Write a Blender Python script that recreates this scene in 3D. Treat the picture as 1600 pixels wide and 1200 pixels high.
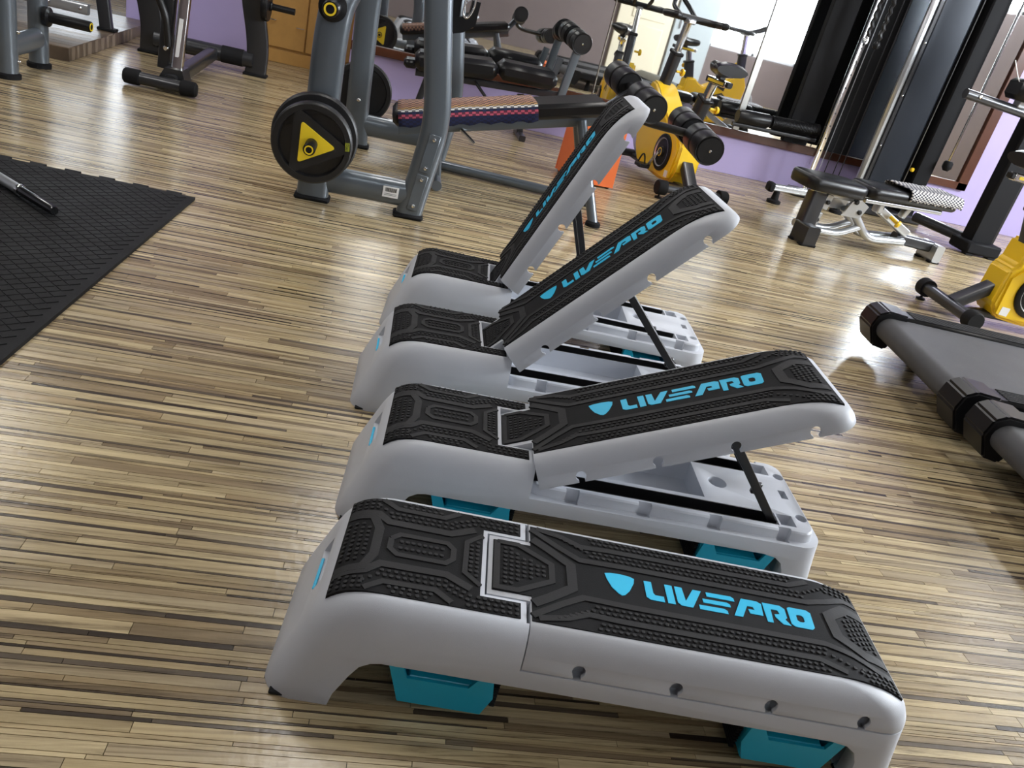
import bpy, bmesh, math, random
from mathutils import Vector, Matrix, Euler
random.seed(7)
for _o in list(bpy.data.objects):
    bpy.data.objects.remove(_o)
SC = bpy.context.scene
COL = SC.collection

# ------------------------------------------------------------------ camera
cam_d = bpy.data.cameras.new('camera')
cam = bpy.data.objects.new('camera', cam_d)
COL.objects.link(cam)
cam_d.sensor_width = 36.0
cam_d.lens = 1256.5 * 36.0 / 1600.0
cam_d.clip_start = 0.02
_R = Vector((0.96711149, -0.11362188, 0.22756415))
_U = Vector((-0.14755719, 0.47811299, 0.86581455))
_F = Vector((0.20717685, 0.87091793, -0.44562284))
cam.matrix_world = Matrix(((_R.x, _U.x, -_F.x, 0.0), (_R.y, _U.y, -_F.y, 0.0),
                           (_R.z, _U.z, -_F.z, 1.1088), (0, 0, 0, 1)))
SC.camera = cam

# ------------------------------------------------------------------ world, exposure
w = bpy.data.worlds.new('world'); SC.world = w; w.use_nodes = True
w.node_tree.nodes['Background'].inputs[0].default_value = (0.86, 0.93, 1.0, 1)
w.node_tree.nodes['Background'].inputs[1].default_value = 2.2
SC.view_settings.view_transform = 'Standard'
SC.view_settings.look = 'None'
SC.view_settings.gamma = 1.0
SC.view_settings.use_curve_mapping = False
SC.view_settings.exposure = 1.12


def area(name, loc, target, sx, sy, power, col=(1, 1, 1)):
    d = bpy.data.lights.new(name, 'AREA'); d.shape = 'RECTANGLE'
    d.size = sx; d.size_y = sy; d.energy = power; d.color = col
    o = bpy.data.objects.new(name, d); COL.objects.link(o)
    o.location = loc
    o.rotation_euler = (Vector(target) - Vector(loc)).to_track_quat('-Z', 'Y').to_euler()
    return o


LED_S = 9.5
LEDS = [(-2.4, 0.9), (-2.6, 3.0), (-2.6, 5.6), (0.15, 2.6), (0.15, 5.0), (2.9, 2.4), (2.9, 5.2), (5.9, 2.2), (5.9, 4.6)]  # first panel is added to brighten the left foreground floor
# daylight through the tall windows of the right wall and of the wall behind the camera
area('window_daylight_right', (7.3, 2.5, 2.45), (0.5, 2.6, 0.0), 3.8, 0.7, 240, (0.88, 0.94, 1.0))
area('window_daylight_rear', (6.2, -1.05, 1.7), (4.5, 4.0, 0.6), 1.6, 1.8, 30, (0.93, 0.97, 1.0))

# ------------------------------------------------------------------ helpers
MATS = {}


def mat(name, col, rough=0.5, metal=0.0, spec=0.5, noise=0.0, nscale=20.0, bump=0.0, bscale=200.0,
        coat=0.0, rvar=0.0, emit=None, estr=0.0):
    if name in MATS:
        return MATS[name]
    m = bpy.data.materials.new(name); m.use_nodes = True
    nt = m.node_tree; n = nt.nodes; b = n['Principled BSDF']
    c4 = (col[0], col[1], col[2], 1)
    b.inputs['Base Color'].default_value = c4
    b.inputs['Roughness'].default_value = rough
    b.inputs['Metallic'].default_value = metal
    b.inputs['Specular IOR Level'].default_value = spec
    b.inputs['Coat Weight'].default_value = coat
    tc = n.new('ShaderNodeTexCoord')
    if noise > 0:
        t = n.new('ShaderNodeTexNoise'); t.inputs['Scale'].default_value = nscale
        t.inputs['Detail'].default_value = 6; t.inputs['Roughness'].default_value = 0.65
        nt.links.new(tc.outputs['Object'], t.inputs['Vector'])
        mx = n.new('ShaderNodeMix'); mx.data_type = 'RGBA'
        mx.inputs[6].default_value = tuple(max(0, v * (1 - noise)) for v in col) + (1,)
        mx.inputs[7].default_value = tuple(min(1, v * (1 + noise)) for v in col) + (1,)
        nt.links.new(t.outputs['Fac'], mx.inputs[0])
        nt.links.new(mx.outputs[2], b.inputs['Base Color'])
        if rvar > 0:
            mr = n.new('ShaderNodeMapRange')
            mr.inputs['From Min'].default_value = 0.3; mr.inputs['From Max'].default_value = 0.7
            mr.inputs['To Min'].default_value = max(0.02, rough - rvar); mr.inputs['To Max'].default_value = min(1, rough + rvar)
            nt.links.new(t.outputs['Fac'], mr.inputs['Value']); nt.links.new(mr.outputs[0], b.inputs['Roughness'])
    if bump > 0:
        t2 = n.new('ShaderNodeTexNoise'); t2.inputs['Scale'].default_value = bscale; t2.inputs['Detail'].default_value = 3
        nt.links.new(tc.outputs['Object'], t2.inputs['Vector'])
        bp = n.new('ShaderNodeBump'); bp.inputs['Strength'].default_value = bump; bp.inputs['Distance'].default_value = 0.002
        nt.links.new(t2.outputs['Fac'], bp.inputs['Height']); nt.links.new(bp.outputs[0], b.inputs['Normal'])
    if emit:
        b.inputs['Emission Color'].default_value = (emit[0], emit[1], emit[2], 1)
        b.inputs['Emission Strength'].default_value = estr
    MATS[name] = m
    return m


def V(*a):
    return Vector(a[0]) if len(a) == 1 else Vector(a)


class MB:
    """collects geometry; build() links it as one mesh object"""

    def __init__(s):
        s.v = []; s.f = []

    def add(s, vs, fs):
        o = len(s.v)
        s.v += [tuple(p) for p in vs]
        s.f += [tuple(i + o for i in f) for f in fs]
        return s

    def rbox(s, c, size, b=0.004, rot=None):
        """box with chamfered edges"""
        hx, hy, hz = size[0] / 2, size[1] / 2, size[2] / 2
        b = min(b, hx * .98, hy * .98, hz * .98)
        M = Euler(rot).to_matrix() if isinstance(rot, (tuple, list)) else (rot if rot is not None else Matrix.Identity(3))
        c = Vector(c); vs = []; idx = {}
        for sx in (-1, 1):
            for sy in (-1, 1):
                for sz in (-1, 1):
                    for a in range(3):
                        p = [sx * (hx - b), sy * (hy - b), sz * (hz - b)]
                        p[a] = (sx * hx, sy * hy, sz * hz)[a]
                        idx[(sx, sy, sz, a)] = len(vs); vs.append(c + M @ Vector(p))
        fs = []
        for a in range(3):
            o1, o2 = (a + 1) % 3, (a + 2) % 3
            for sg in (-1, 1):
                q = []
                for t1, t2 in ((-1, -1), (1, -1), (1, 1), (-1, 1)):
                    k = [0, 0, 0]; k[a] = sg; k[o1] = t1; k[o2] = t2
                    q.append(idx[(k[0], k[1], k[2], a)])
                fs.append(q if sg > 0 else q[::-1])
        for a in range(3):
            o1, o2 = (a + 1) % 3, (a + 2) % 3
            for t1 in (-1, 1):
                for t2 in (-1, 1):
                    ks = []
                    for sg in (-1, 1):
                        k = [0, 0, 0]; k[a] = sg; k[o1] = t1; k[o2] = t2; ks.append(tuple(k))
                    q = [idx[ks[0] + (o1,)], idx[ks[1] + (o1,)], idx[ks[1] + (o2,)], idx[ks[0] + (o2,)]]
                    fs.append(q if t1 * t2 < 0 else q[::-1])
        for sx in (-1, 1):
            for sy in (-1, 1):
                for sz in (-1, 1):
                    q = [idx[(sx, sy, sz, a)] for a in range(3)]
                    fs.append(q if sx * sy * sz > 0 else q[::-1])
        return s.add(vs, fs)

    def tube(s, pts, r, n=14, cap=True, sx=1.0, sy=1.0, up=None, cr=0.0):
        """sweep a circle / ellipse along a polyline; r number or list"""
        pts = [Vector(p) for p in pts]; k = len(pts)
        rs = r if isinstance(r, (list, tuple)) else [r] * k
        ring = [(math.cos(2 * math.pi * i / n) * sx, math.sin(2 * math.pi * i / n) * sy) for i in range(n)]
        return s.sweep(pts, ring, rs, cap, up)

    def sweep(s, pts, ring, rs=None, cap=True, up=None):
        pts = [Vector(p) for p in pts]; k = len(pts); n = len(ring)
        rs = rs or [1.0] * k
        tang = []
        for i in range(k):
            a = pts[max(i - 1, 0)]; b = pts[min(i + 1, k - 1)]
            if 0 < i < k - 1:
                t = (pts[i] - a).normalized() + (b - pts[i]).normalized()
                if t.length < 1e-6: t = b - a
            else:
                t = b - a
            tang.append(t.normalized())
        u = Vector(up) if up is not None else (Vector((0, 0, 1)) if abs(tang[0].z) < .9 else Vector((1, 0, 0)))
        vs = []; x = None
        for i in range(k):
            t = tang[i]
            if up is not None or x is None:
                x = (u - t * u.dot(t)).normalized()
            else:
                x = (x - t * x.dot(t)).normalized()
            y = t.cross(x)
            # mitre scale
            sc = 1.0
            if 0 < i < k - 1:
                d = (pts[i] - pts[i - 1]).normalized().dot(t)
                sc = 1.0 / max(d, .5)
                bn = (pts[i + 1] - pts[i]).normalized() - (pts[i] - pts[i - 1]).normalized()
                bn = bn - t * bn.dot(t)
                bn = bn.normalized() if bn.length > 1e-5 else None
            else:
                bn = None
            for (a, b) in ring:
                p = (x * a + y * b) * rs[i]
                if bn is not None and sc > 1.001:
                    p = p + bn * (p.dot(bn)) * (sc - 1)
                vs.append(pts[i] + p)
        fs = []
        for i in range(k - 1):
            for j in range(n):
                j2 = (j + 1) % n
                fs.append((i * n + j, i * n + j2, (i + 1) * n + j2, (i + 1) * n + j))
        if cap:
            fs.append(tuple(range(n - 1, -1, -1)))
            fs.append(tuple((k - 1) * n + j for j in range(n)))
        return s.add(vs, fs)

    def rect(s, pts, w, h, up=None, b=0.004, rs=None):
        """rectangular / rounded tube along a path; w along 'up', h across"""
        b = min(b, w * .49, h * .49)
        ring = []
        for cx, cy, a0 in ((w / 2 - b, h / 2 - b, 0), (-w / 2 + b, h / 2 - b, 90), (-w / 2 + b, -h / 2 + b, 180), (w / 2 - b, -h / 2 + b, 270)):
            for k in range(4):
                a = math.radians(a0 + k * 30); ring.append((cx + b * math.cos(a), cy + b * math.sin(a)))
        return s.sweep(pts, ring, rs, True, up)

    def lathe(s, prof, o=(0, 0, 0), ax=(0, 0, 1), n=24, closed=False):
        """prof: list of (r, h) along axis"""
        ax = Vector(ax).normalized(); o = Vector(o)
        x = ax.orthogonal().normalized(); y = ax.cross(x)
        vs = []; k = len(prof)
        for r, h in prof:
            for j in range(n):
                a = 2 * math.pi * j / n
                vs.append(o + ax * h + (x * math.cos(a) + y * math.sin(a)) * r)
        fs = []
        m = k if closed else k - 1
        for i in range(m):
            i2 = (i + 1) % k
            for j in range(n):
                j2 = (j + 1) % n
                fs.append((i * n + j, i * n + j2, i2 * n + j2, i2 * n + j))
        if not closed:
            if prof[0][0] > 1e-5: fs.append(tuple(range(n - 1, -1, -1)))
            if prof[-1][0] > 1e-5: fs.append(tuple((k - 1) * n + j for j in range(n)))
        return s.add(vs, fs)

    def prism(s, poly, o, ex, ey, ez, d):
        """extrude 2D poly (in ex,ey) by d along ez"""
        o, ex, ey, ez = Vector(o), Vector(ex), Vector(ey), Vector(ez)
        n = len(poly)
        vs = [o + ex * a + ey * b for a, b in poly] + [o + ex * a + ey * b + ez * d for a, b in poly]
        flip = ex.cross(ey).dot(ez) * d < 0
        ar = sum(poly[i][0] * poly[(i + 1) % n][1] - poly[(i + 1) % n][0] * poly[i][1] for i in range(n))
        if ar < 0: flip = not flip
        fs = [tuple(range(n - 1, -1, -1)), tuple(range(n, 2 * n))] + [(i, (i + 1) % n, n + (i + 1) % n, n + i) for i in range(n)]
        if flip: fs = [f[::-1] for f in fs]
        return s.add(vs, fs)

    def mesh(s, name, m, smooth=40):
        me = bpy.data.meshes.new(name)
        me.from_pydata(s.v, [], s.f)
        me.materials.append(m)
        me.validate()
        if smooth:
            me.polygons.foreach_set('use_smooth', [True] * len(me.polygons))
            me.set_sharp_from_angle(angle=math.radians(smooth))
        me.update()
        return me

    def build(s, name, m, parent=None, smooth=40):
        return link(name, s.mesh(name, m, smooth), parent)


def link(name, me, parent=None):
    o = bpy.data.objects.new(name, me); COL.objects.link(o)
    if parent is not None: o.parent = parent
    return o


def tag(o, label=None, cat=None, group=None, kind=None):
    if label: o['label'] = label
    if cat: o['category'] = cat
    if group: o['group'] = group
    if kind: o['kind'] = kind
    return o


def thing(name, label, cat, loc=(0, 0, 0), rz=0.0, group=None):
    o = bpy.data.objects.new(name, None); COL.objects.link(o)
    o.empty_display_size = 0.05
    o.location = loc; o.rotation_euler = (0, 0, rz)
    return tag(o, label, cat, group)


def copy_tree(o, parent=None):
    c = o.copy(); COL.objects.link(c); c.parent = parent
    for ch in [q for q in bpy.data.objects if q.parent == o]:
        copy_tree(ch, c)
    return c


def arc(p0, p1, p2, n=6):
    """quadratic bend from p0 via p1 to p2"""
    p0, p1, p2 = Vector(p0), Vector(p1), Vector(p2)
    return [(p0 * (1 - t) ** 2 + p1 * 2 * t * (1 - t) + p2 * t * t) for t in [i / n for i in range(n + 1)]]


def bend(pts, r=0.04, n=5):
    """round the inner corners of a polyline"""
    pts = [Vector(p) for p in pts]; out = [pts[0]]
    for i in range(1, len(pts) - 1):
        a, b, c = pts[i - 1], pts[i], pts[i + 1]
        ra = min(r, (a - b).length * .45); rc = min(r, (c - b).length * .45)
        out += arc(b + (a - b).normalized() * ra, b, b + (c - b).normalized() * rc, n)
    out.append(pts[-1])
    return out


def boolean(me, cutters, op='DIFFERENCE'):
    """returns a new mesh = me op each cutter (meshes), evaluated once"""
    o = bpy.data.objects.new('bool_tmp', me); COL.objects.link(o); tmp = []
    for c in cutters:
        oc = bpy.data.objects.new('bool_cut', c); COL.objects.link(oc); tmp.append(oc)
        md = o.modifiers.new('b', 'BOOLEAN'); md.operation = op; md.object = oc; md.solver = 'EXACT'
    dg = bpy.context.evaluated_depsgraph_get()
    r = bpy.data.meshes.new_from_object(o.evaluated_get(dg), depsgraph=dg)
    for q in tmp + [o]: bpy.data.objects.remove(q)
    return r


def lerp_tab(x, xs, ys):
    if x <= xs[0]: return ys[0]
    for i in range(1, len(xs)):
        if x <= xs[i]:
            t = (x - xs[i - 1]) / (xs[i] - xs[i - 1]); return ys[i - 1] + t * (ys[i] - ys[i - 1])
    return ys[-1]


# ------------------------------------------------------------------ shared materials
plastic = mat('grey_plastic', (0.53, 0.55, 0.595), 0.45, spec=0.4, noise=0.06, nscale=9, bump=0.12, bscale=900)
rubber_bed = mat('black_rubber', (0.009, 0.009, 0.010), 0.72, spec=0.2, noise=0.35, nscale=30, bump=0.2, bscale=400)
rubber_band = mat('paler_black_rubber', (0.022, 0.022, 0.023), 0.60, spec=0.25, noise=0.6, nscale=26, bump=0.15, bscale=300, rvar=0.12)  # raised ribs and studs, a paler black than the bed rubber
blue_pl = mat('blue_plastic', (0.005, 0.38, 0.58), 0.38, noise=0.05, nscale=8)
blue_print = mat('blue_print', (0.018, 0.50, 0.80), 0.45)
black_steel = mat('black_steel', (0.010, 0.010, 0.011), 0.35)
black_pl = mat('black_plastic', (0.006, 0.006, 0.007), 0.36, spec=0.32)
grey_paint = mat('grey_paint', (0.115, 0.135, 0.155), 0.30, metal=0.35, coat=0.35, noise=0.08, nscale=6)
dark_paint = mat('dark_grey_paint', (0.034, 0.035, 0.039), 0.32, metal=0.4, coat=0.2)
matte_black = mat('matte_black', (0.005, 0.005, 0.006), 0.65, spec=0.18)
silver = mat('silver_paint', (0.52, 0.54, 0.56), 0.28, metal=0.75)
chrome = mat('chrome', (0.80, 0.80, 0.80), 0.10, metal=1.0)
leather = mat('black_vinyl', (0.005, 0.005, 0.006), 0.32, spec=0.4, bump=0.15, bscale=260, noise=0.3, nscale=15)
foam = mat('black_foam', (0.006, 0.006, 0.007), 0.40, spec=0.4)
yellow = mat('yellow_paint', (0.82, 0.52, 0.010), 0.35, coat=0.25)
yellow_s = mat('yellow_print', (0.83, 0.60, 0.02), 0.4)
white_s = mat('white_sticker', (0.75, 0.75, 0.75), 0.5)

# ================================================================== room shell
YW = 6.75
floor_sub = mat('floor_joint_dark', (0.035, 0.028, 0.02), 0.7)


def plank_material():
    m = bpy.data.materials.new('striped_laminate'); m.use_nodes = True
    nt = m.node_tree; n = nt.nodes; b = n['Principled BSDF']
    at = n.new('ShaderNodeAttribute'); at.attribute_name = 'Col'
    tc = n.new('ShaderNodeTexCoord')
    mp = n.new('ShaderNodeMapping'); mp.inputs['Scale'].default_value = (2.2, 46, 1)
    nt.links.new(tc.outputs['Object'], mp.inputs['Vector'])
    # shift grain per plank
    ad = n.new('ShaderNodeVectorMath'); ad.operation = 'ADD'
    sc = n.new('ShaderNodeVectorMath'); sc.operation = 'SCALE'; sc.inputs['Scale'].default_value = 37.0
    nt.links.new(at.outputs['Color'], sc.inputs[0])
    nt.links.new(mp.outputs[0], ad.inputs[0]); nt.links.new(sc.outputs[0], ad.inputs[1])
    t = n.new('ShaderNodeTexNoise'); t.inputs['Scale'].default_value = 1.5; t.inputs['Detail'].default_value = 7
    t.inputs['Roughness'].default_value = 0.68; t.inputs['Distortion'].default_value = 0.8
    nt.links.new(ad.outputs[0], t.inputs['Vector'])
    cr = n.new('ShaderNodeValToRGB')
    e = cr.color_ramp.elements
    e[0].position = 0.31; e[0].color = (0.22, 0.19, 0.165, 1)
    e[1].position = 0.62; e[1].color = (1.06, 1.04, 1.0, 1)
    x = e.new(0.45); x.color = (0.78, 0.75, 0.71, 1)
    nt.links.new(t.outputs['Fac'], cr.inputs[0])
    mx = n.new('ShaderNodeMix'); mx.data_type = 'RGBA'; mx.blend_type = 'MULTIPLY'; mx.inputs[0].default_value = 1.0
    nt.links.new(at.outputs['Color'], mx.inputs[6]); nt.links.new(cr.outputs[0], mx.inputs[7])
    nt.links.new(mx.outputs[2], b.inputs['Base Color'])
    t2 = n.new('ShaderNodeTexNoise'); t2.inputs['Scale'].default_value = 55; t2.inputs['Detail'].default_value = 4
    nt.links.new(tc.outputs['Object'], t2.inputs['Vector'])
    bp = n.new('ShaderNodeBump'); bp.inputs['Strength'].default_value = 0.16; bp.inputs['Distance'].default_value = 0.004
    nt.links.new(t2.outputs['Fac'], bp.inputs['Height']); nt.links.new(bp.outputs[0], b.inputs['Normal'])
    b.inputs['Roughness'].default_value = 0.24
    b.inputs['Specular IOR Level'].default_value = 0.55
    return m


plank_mat = plank_material()
SY = math.radians(-2.1)
cS, sS = math.cos(SY), math.sin(SY)
floor = MB().add([(-7, -4.2, -0.006), (7.6, -4.2, -0.006), (7.6, 9.5, -0.006), (-7, 9.5, -0.006)], [(0, 1, 2, 3)]).build('floor', floor_sub)
tag(floor, 'light and dark brown striped wood-look strip floor of the gym', kind='structure')


def plank_geom(x0, x1, y0, y1, V_, F_, C_, col, deep=True):
    """one strip in the strip frame; sides go down to the sub floor"""
    g = 0.0006
    p = [(x0 + g, y0 + g), (x1 - g, y0 + g), (x1 - g, y1 - g), (x0 + g, y1 - g)]
    o = len(V_)
    for z in (0.0, -0.005):
        for a, b in p:
            V_.append((a * cS - b * sS, a * sS + b * cS, z))
    fs = [(0, 1, 2, 3)]
    if deep:
        fs += [(4, 5, 1, 0), (5, 6, 2, 1), (6, 7, 3, 2), (7, 4, 0, 3)]
    for f in fs:
        F_.append(tuple(i + o for i in f)); C_.append(col)


LIGHT = [(0.48, 0.387, 0.228), (0.53, 0.433, 0.265), (0.44, 0.350, 0.207), (0.50, 0.412, 0.270), (0.41, 0.335, 0.217), (0.56, 0.463, 0.285)]
MID = [(0.30, 0.23, 0.14), (0.36, 0.275, 0.16), (0.25, 0.19, 0.12)]
DARK = [(0.075, 0.057, 0.042), (0.10, 0.078, 0.058), (0.06, 0.046, 0.036), (0.125, 0.10, 0.075)]
rnd = random.Random(11)
planks = []
yy = -1.2
prev = None
while yy < 9.2:
    k = rnd.random()
    if prev is not DARK and k < 0.62: wd, fam = rnd.choice((0.004, 0.006, 0.009, 0.013)) * rnd.uniform(.9, 1.1), DARK
    elif k < 0.30: wd, fam = rnd.uniform(0.010, 0.020), MID
    else: wd, fam = rnd.choice((0.012, 0.016, 0.020, 0.026, 0.034)) * rnd.uniform(.9, 1.1), LIGHT
    prev = fam
    wd *= 0.84
    xx = -6.8 - rnd.random()
    xmax = 7.4
    # only the part that can be seen or that the mirror shows
    while xx < xmax:
        ln = rnd.uniform(0.16, 0.55) if fam is not LIGHT else rnd.uniform(0.25, 0.70)
        q = rnd.random()
        if fam is DARK: f2 = DARK if q < .50 else (MID if q < .78 else LIGHT)
        elif fam is MID: f2 = MID if q < .55 else LIGHT
        else: f2 = LIGHT if q < .84 else MID
        c = rnd.choice(f2); j = rnd.uniform(.88, 1.12)
        col = tuple(min(1, v * j) for v in c)
        x1 = min(xx + ln, xmax)
        lim = 3.2 + yy * 0.55
        if x1 > -1.4 - max(yy, 0) * .55:
            planks.append((xx, x1, yy, yy + wd, col))
        else:
            pass
        xx += ln
    yy += wd


def plank_obj(ps, name):
    V_, F_, C_ = [], [], []
    for p in ps: plank_geom(p[0], p[1], p[2], p[3], V_, F_, C_, p[4])
    me = bpy.data.meshes.new(name); me.from_pydata(V_, [], F_); me.materials.append(plank_mat)
    ca = me.color_attributes.new('Col', 'FLOAT_COLOR', 'CORNER')
    buf = []
    for f, c in zip(F_, C_): buf += list(c + (1.0,)) * len(f)
    ca.data.foreach_set('color', buf)
    return link(name, me, floor)


def seen(p):
    d = Vector(((p[0] + p[1]) / 2, (p[2] + p[3]) / 2, 0)) - Vector((0, 0, 1.1088))
    z = d.dot(_F)
    if z <= 0: return -1
    u = 800 + 1256.5 * d.dot(_R) / z; v = 600 - 1256.5 * d.dot(_U) / z
    return (p[1] - p[0]) * (p[3] - p[2]) / z ** 3 if (-80 < u < 1680 and -20 < v < 1260) else -1


order = sorted(planks, key=lambda p: -seen(p))
for p in order[:300]: plank_obj([p], 'plank')
rest = plank_obj(order[300:], 'plank')
tag(rest, 'striped floor strips farther away', kind='stuff')
lav = mat('lavender_paint', (0.44, 0.37, 0.64), 0.55, noise=0.06, nscale=3, bump=0.1, bscale=60)
cream = mat('cream_paint', (0.56, 0.51, 0.38), 0.5, noise=0.04, nscale=2)
white_wall = mat('white_paint', (0.72, 0.73, 0.74), 0.6)
brown_wood = mat('brown_frame_wood', (0.075, 0.021, 0.008), 0.35, noise=0.3, nscale=12, coat=0.2)
mirror_m = mat('mirror_glass', (0.88, 0.90, 0.90), 0.02, metal=1.0)
alu = mat('aluminium_strip', (0.55, 0.55, 0.53), 0.3, metal=0.9)

wb = MB(); wb.rbox((2.9, YW + 0.10, 1.5), (6.4, 0.2, 3.0), 0.002)
wall_back = tag(wb.build('wall_back', lav), 'lavender painted wall below the long mirror', kind='structure')

# ================================================================== adjustable deck benches
# levels of the moulded outer skin: height, left end, right end, half width, plan corner radius
OUT = [(0.0, 0.000, 1.106, 0.1770, 0.050), (0.05, 0.018, 1.101, 0.1725, 0.052), (0.10, 0.038, 1.096, 0.1680, 0.054),
       (0.135, 0.052, 1.093, 0.1650, 0.055), (0.150, 0.059, 1.091, 0.1625, 0.055), (0.165, 0.067, 1.084, 0.1590, 0.055),
       (0.178, 0.077, 1.070, 0.1545, 0.053), (0.188, 0.088, 1.050, 0.1490, 0.050), (0.195, 0.099, 1.030, 0.1435, 0.046),
       (0.200, 0.112, 1.008, 0.1380, 0.042), (0.2035, 0.127, 0.985, 0.1325, 0.038), (0.205, 0.145, 0.960, 0.1270, 0.033)]
_zs = [l[0] for l in OUT]


def skin_z(u):
    if u < 0.145:
        return lerp_tab(u, [l[1] for l in OUT], _zs)
    if u > 0.960:
        return lerp_tab(-u, [-l[2] for l in OUT], _zs)
    return 0.205


def rring(u0, u1, hw, r, n=9):
    pts = []
    for cx, cy, a0 in ((u1 - r, hw - r, 0), (u0 + r, hw - r, 90), (u0 + r, -hw + r, 180), (u1 - r, -hw + r, 270)):
        for k in range(n):
            a = math.radians(a0 + 90 * k / (n - 1)); pts.append((cx + r * math.cos(a), cy + r * math.sin(a)))
    return pts


def ringstack(levels, n=9):
    m = MB(); rings = [[(p[0], p[1], l[0]) for p in rring(l[1], l[2], l[3], l[4], n)] for l in levels]
    k = len(rings[0]); vs = [p for r in rings for p in r]
    fs = [tuple(range(k - 1, -1, -1)), tuple((len(rings) - 1) * k + j for j in range(k))]
    for i in range(len(rings) - 1):
        for j in range(k):
            j2 = (j + 1) % k; fs.append((i * k + j, i * k + j2, (i + 1) * k + j2, (i + 1) * k + j))
    m.add(vs, fs)
    return m


EX, EY, EZ = (1, 0, 0), (0, 1, 0), (0, 0, 1)


def zprism(poly, z0, z1):
    return MB().prism(poly, (0, 0, z0), EX, EY, EZ, z1 - z0)


def rect_poly(u0, u1, v0, v1):
    return [(u0, v0), (u1, v0), (u1, v1), (u0, v1)]


def circ_poly(u, v, r, n=20):
    return [(u + r * math.cos(2 * math.pi * i / n), v + r * math.sin(2 * math.pi * i / n)) for i in range(n)]


def soften(me, w_=0.0013):
    o = bpy.data.objects.new('soft_tmp', me); COL.objects.link(o)
    md = o.modifiers.new('b', 'BEVEL'); md.width = w_; md.segments = 2; md.limit_method = 'ANGLE'; md.angle_limit = math.radians(38); md.use_clamp_overlap = True
    dg = bpy.context.evaluated_depsgraph_get()
    r = bpy.data.meshes.new_from_object(o.evaluated_get(dg), depsgraph=dg)
    bpy.data.objects.remove(o)
    return r


def bench_base_mesh():
    body = ringstack(OUT).mesh('base_skin', plastic)
    cut = zprism([(0.405, -0.4), (1.4, -0.4), (1.4, 0.4), (0.405, 0.4), (0.405, 0.081), (0.329, 0.081), (0.329, -0.081), (0.405, -0.081)], 0.135, 0.4)
    body = boolean(body, [cut.mesh('c', plastic)])
    # raised inner deck of the open half
    deck = ringstack([(0.120, 0.395, 1.076, 0.1485, 0.035), (0.155, 0.395, 1.072, 0.1455, 0.035), (0.159, 0.395, 1.068, 0.1420, 0.033)], 6)
    body = boolean(body, [deck.mesh('d', plastic)], 'UNION')
    cs = []
    cs.append(MB().rbox((0.55, 0, 0.04), (0.96, 0.30, 0.115), 0.03))       # hollow underside
    arch = [(0.100, -0.05), (0.118, 0.025), (0.138, 0.066), (0.152, 0.088), (0.168, 0.098), (0.185, 0.1015), (0.955, 0.1015),
            (0.985, 0.097), (1.003, 0.085), (1.012, 0.065), (1.014, 0.04), (1.014, -0.05)]
    cs.append(MB().prism(arch, (0, 0.4, 0), EX, EZ, (0, -1, 0), 0.8))
    cs.append(zprism(rect_poly(0.41, 0.82, -0.068, 0.080), 0.104, 0.4))      # trough
    for s in (-1, 1):
        cs.append(zprism(rect_poly(0.40, 0.985, s * 0.105 - 0.024, s * 0.105 + 0.024), 0.118, 0.4))
        cs.append(zprism(rect_poly(0.990, 1.028, s * 0.105 - 0.020, s * 0.105 + 0.022), 0.118, 0.4))
        cs.append(zprism(circ_poly(1.053, s * 0.085, 0.0135), 0.118, 0.4))
        for hu in (0.499, 0.664, 0.829, 0.994):
            cs.append(zprism(rect_poly(hu - 0.015, hu + 0.015, *sorted((s * 0.134, s * 0.156))), 0.126, 0.4))
    cs.append(zprism(circ_poly(0.871, 0.008, 0.023), 0.118, 0.4))
    cs.append(zprism(rect_poly(1.030, 1.048, -0.012, 0.022), 0.118, 0.4))
    cs.append(MB().rbox((1.092, 0.015, 0.165), (0.045, 0.085, 0.05), 0.012))
    # grip pocket in the sloping end
    cs.append(MB().prism([(-0.05, 0.118), (0.055, 0.118), (0.078, 0.138), (0.055, 0.154), (-0.05, 0.160)], (0, -0.055, 0), EX, EZ, EY, 0.11))
    allc = MB()
    r = boolean(body, [c.mesh('c', plastic) for c in cs])
    r = soften(r)
    r.materials.clear(); r.materials.append(plastic)
    r.polygons.foreach_set('material_index', [0] * len(r.polygons))
    r.polygons.foreach_set('use_smooth', [True] * len(r.polygons)); r.set_sharp_from_angle(angle=math.radians(32))
    return r


HINGE = (0.3637, 0.1848)


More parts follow.
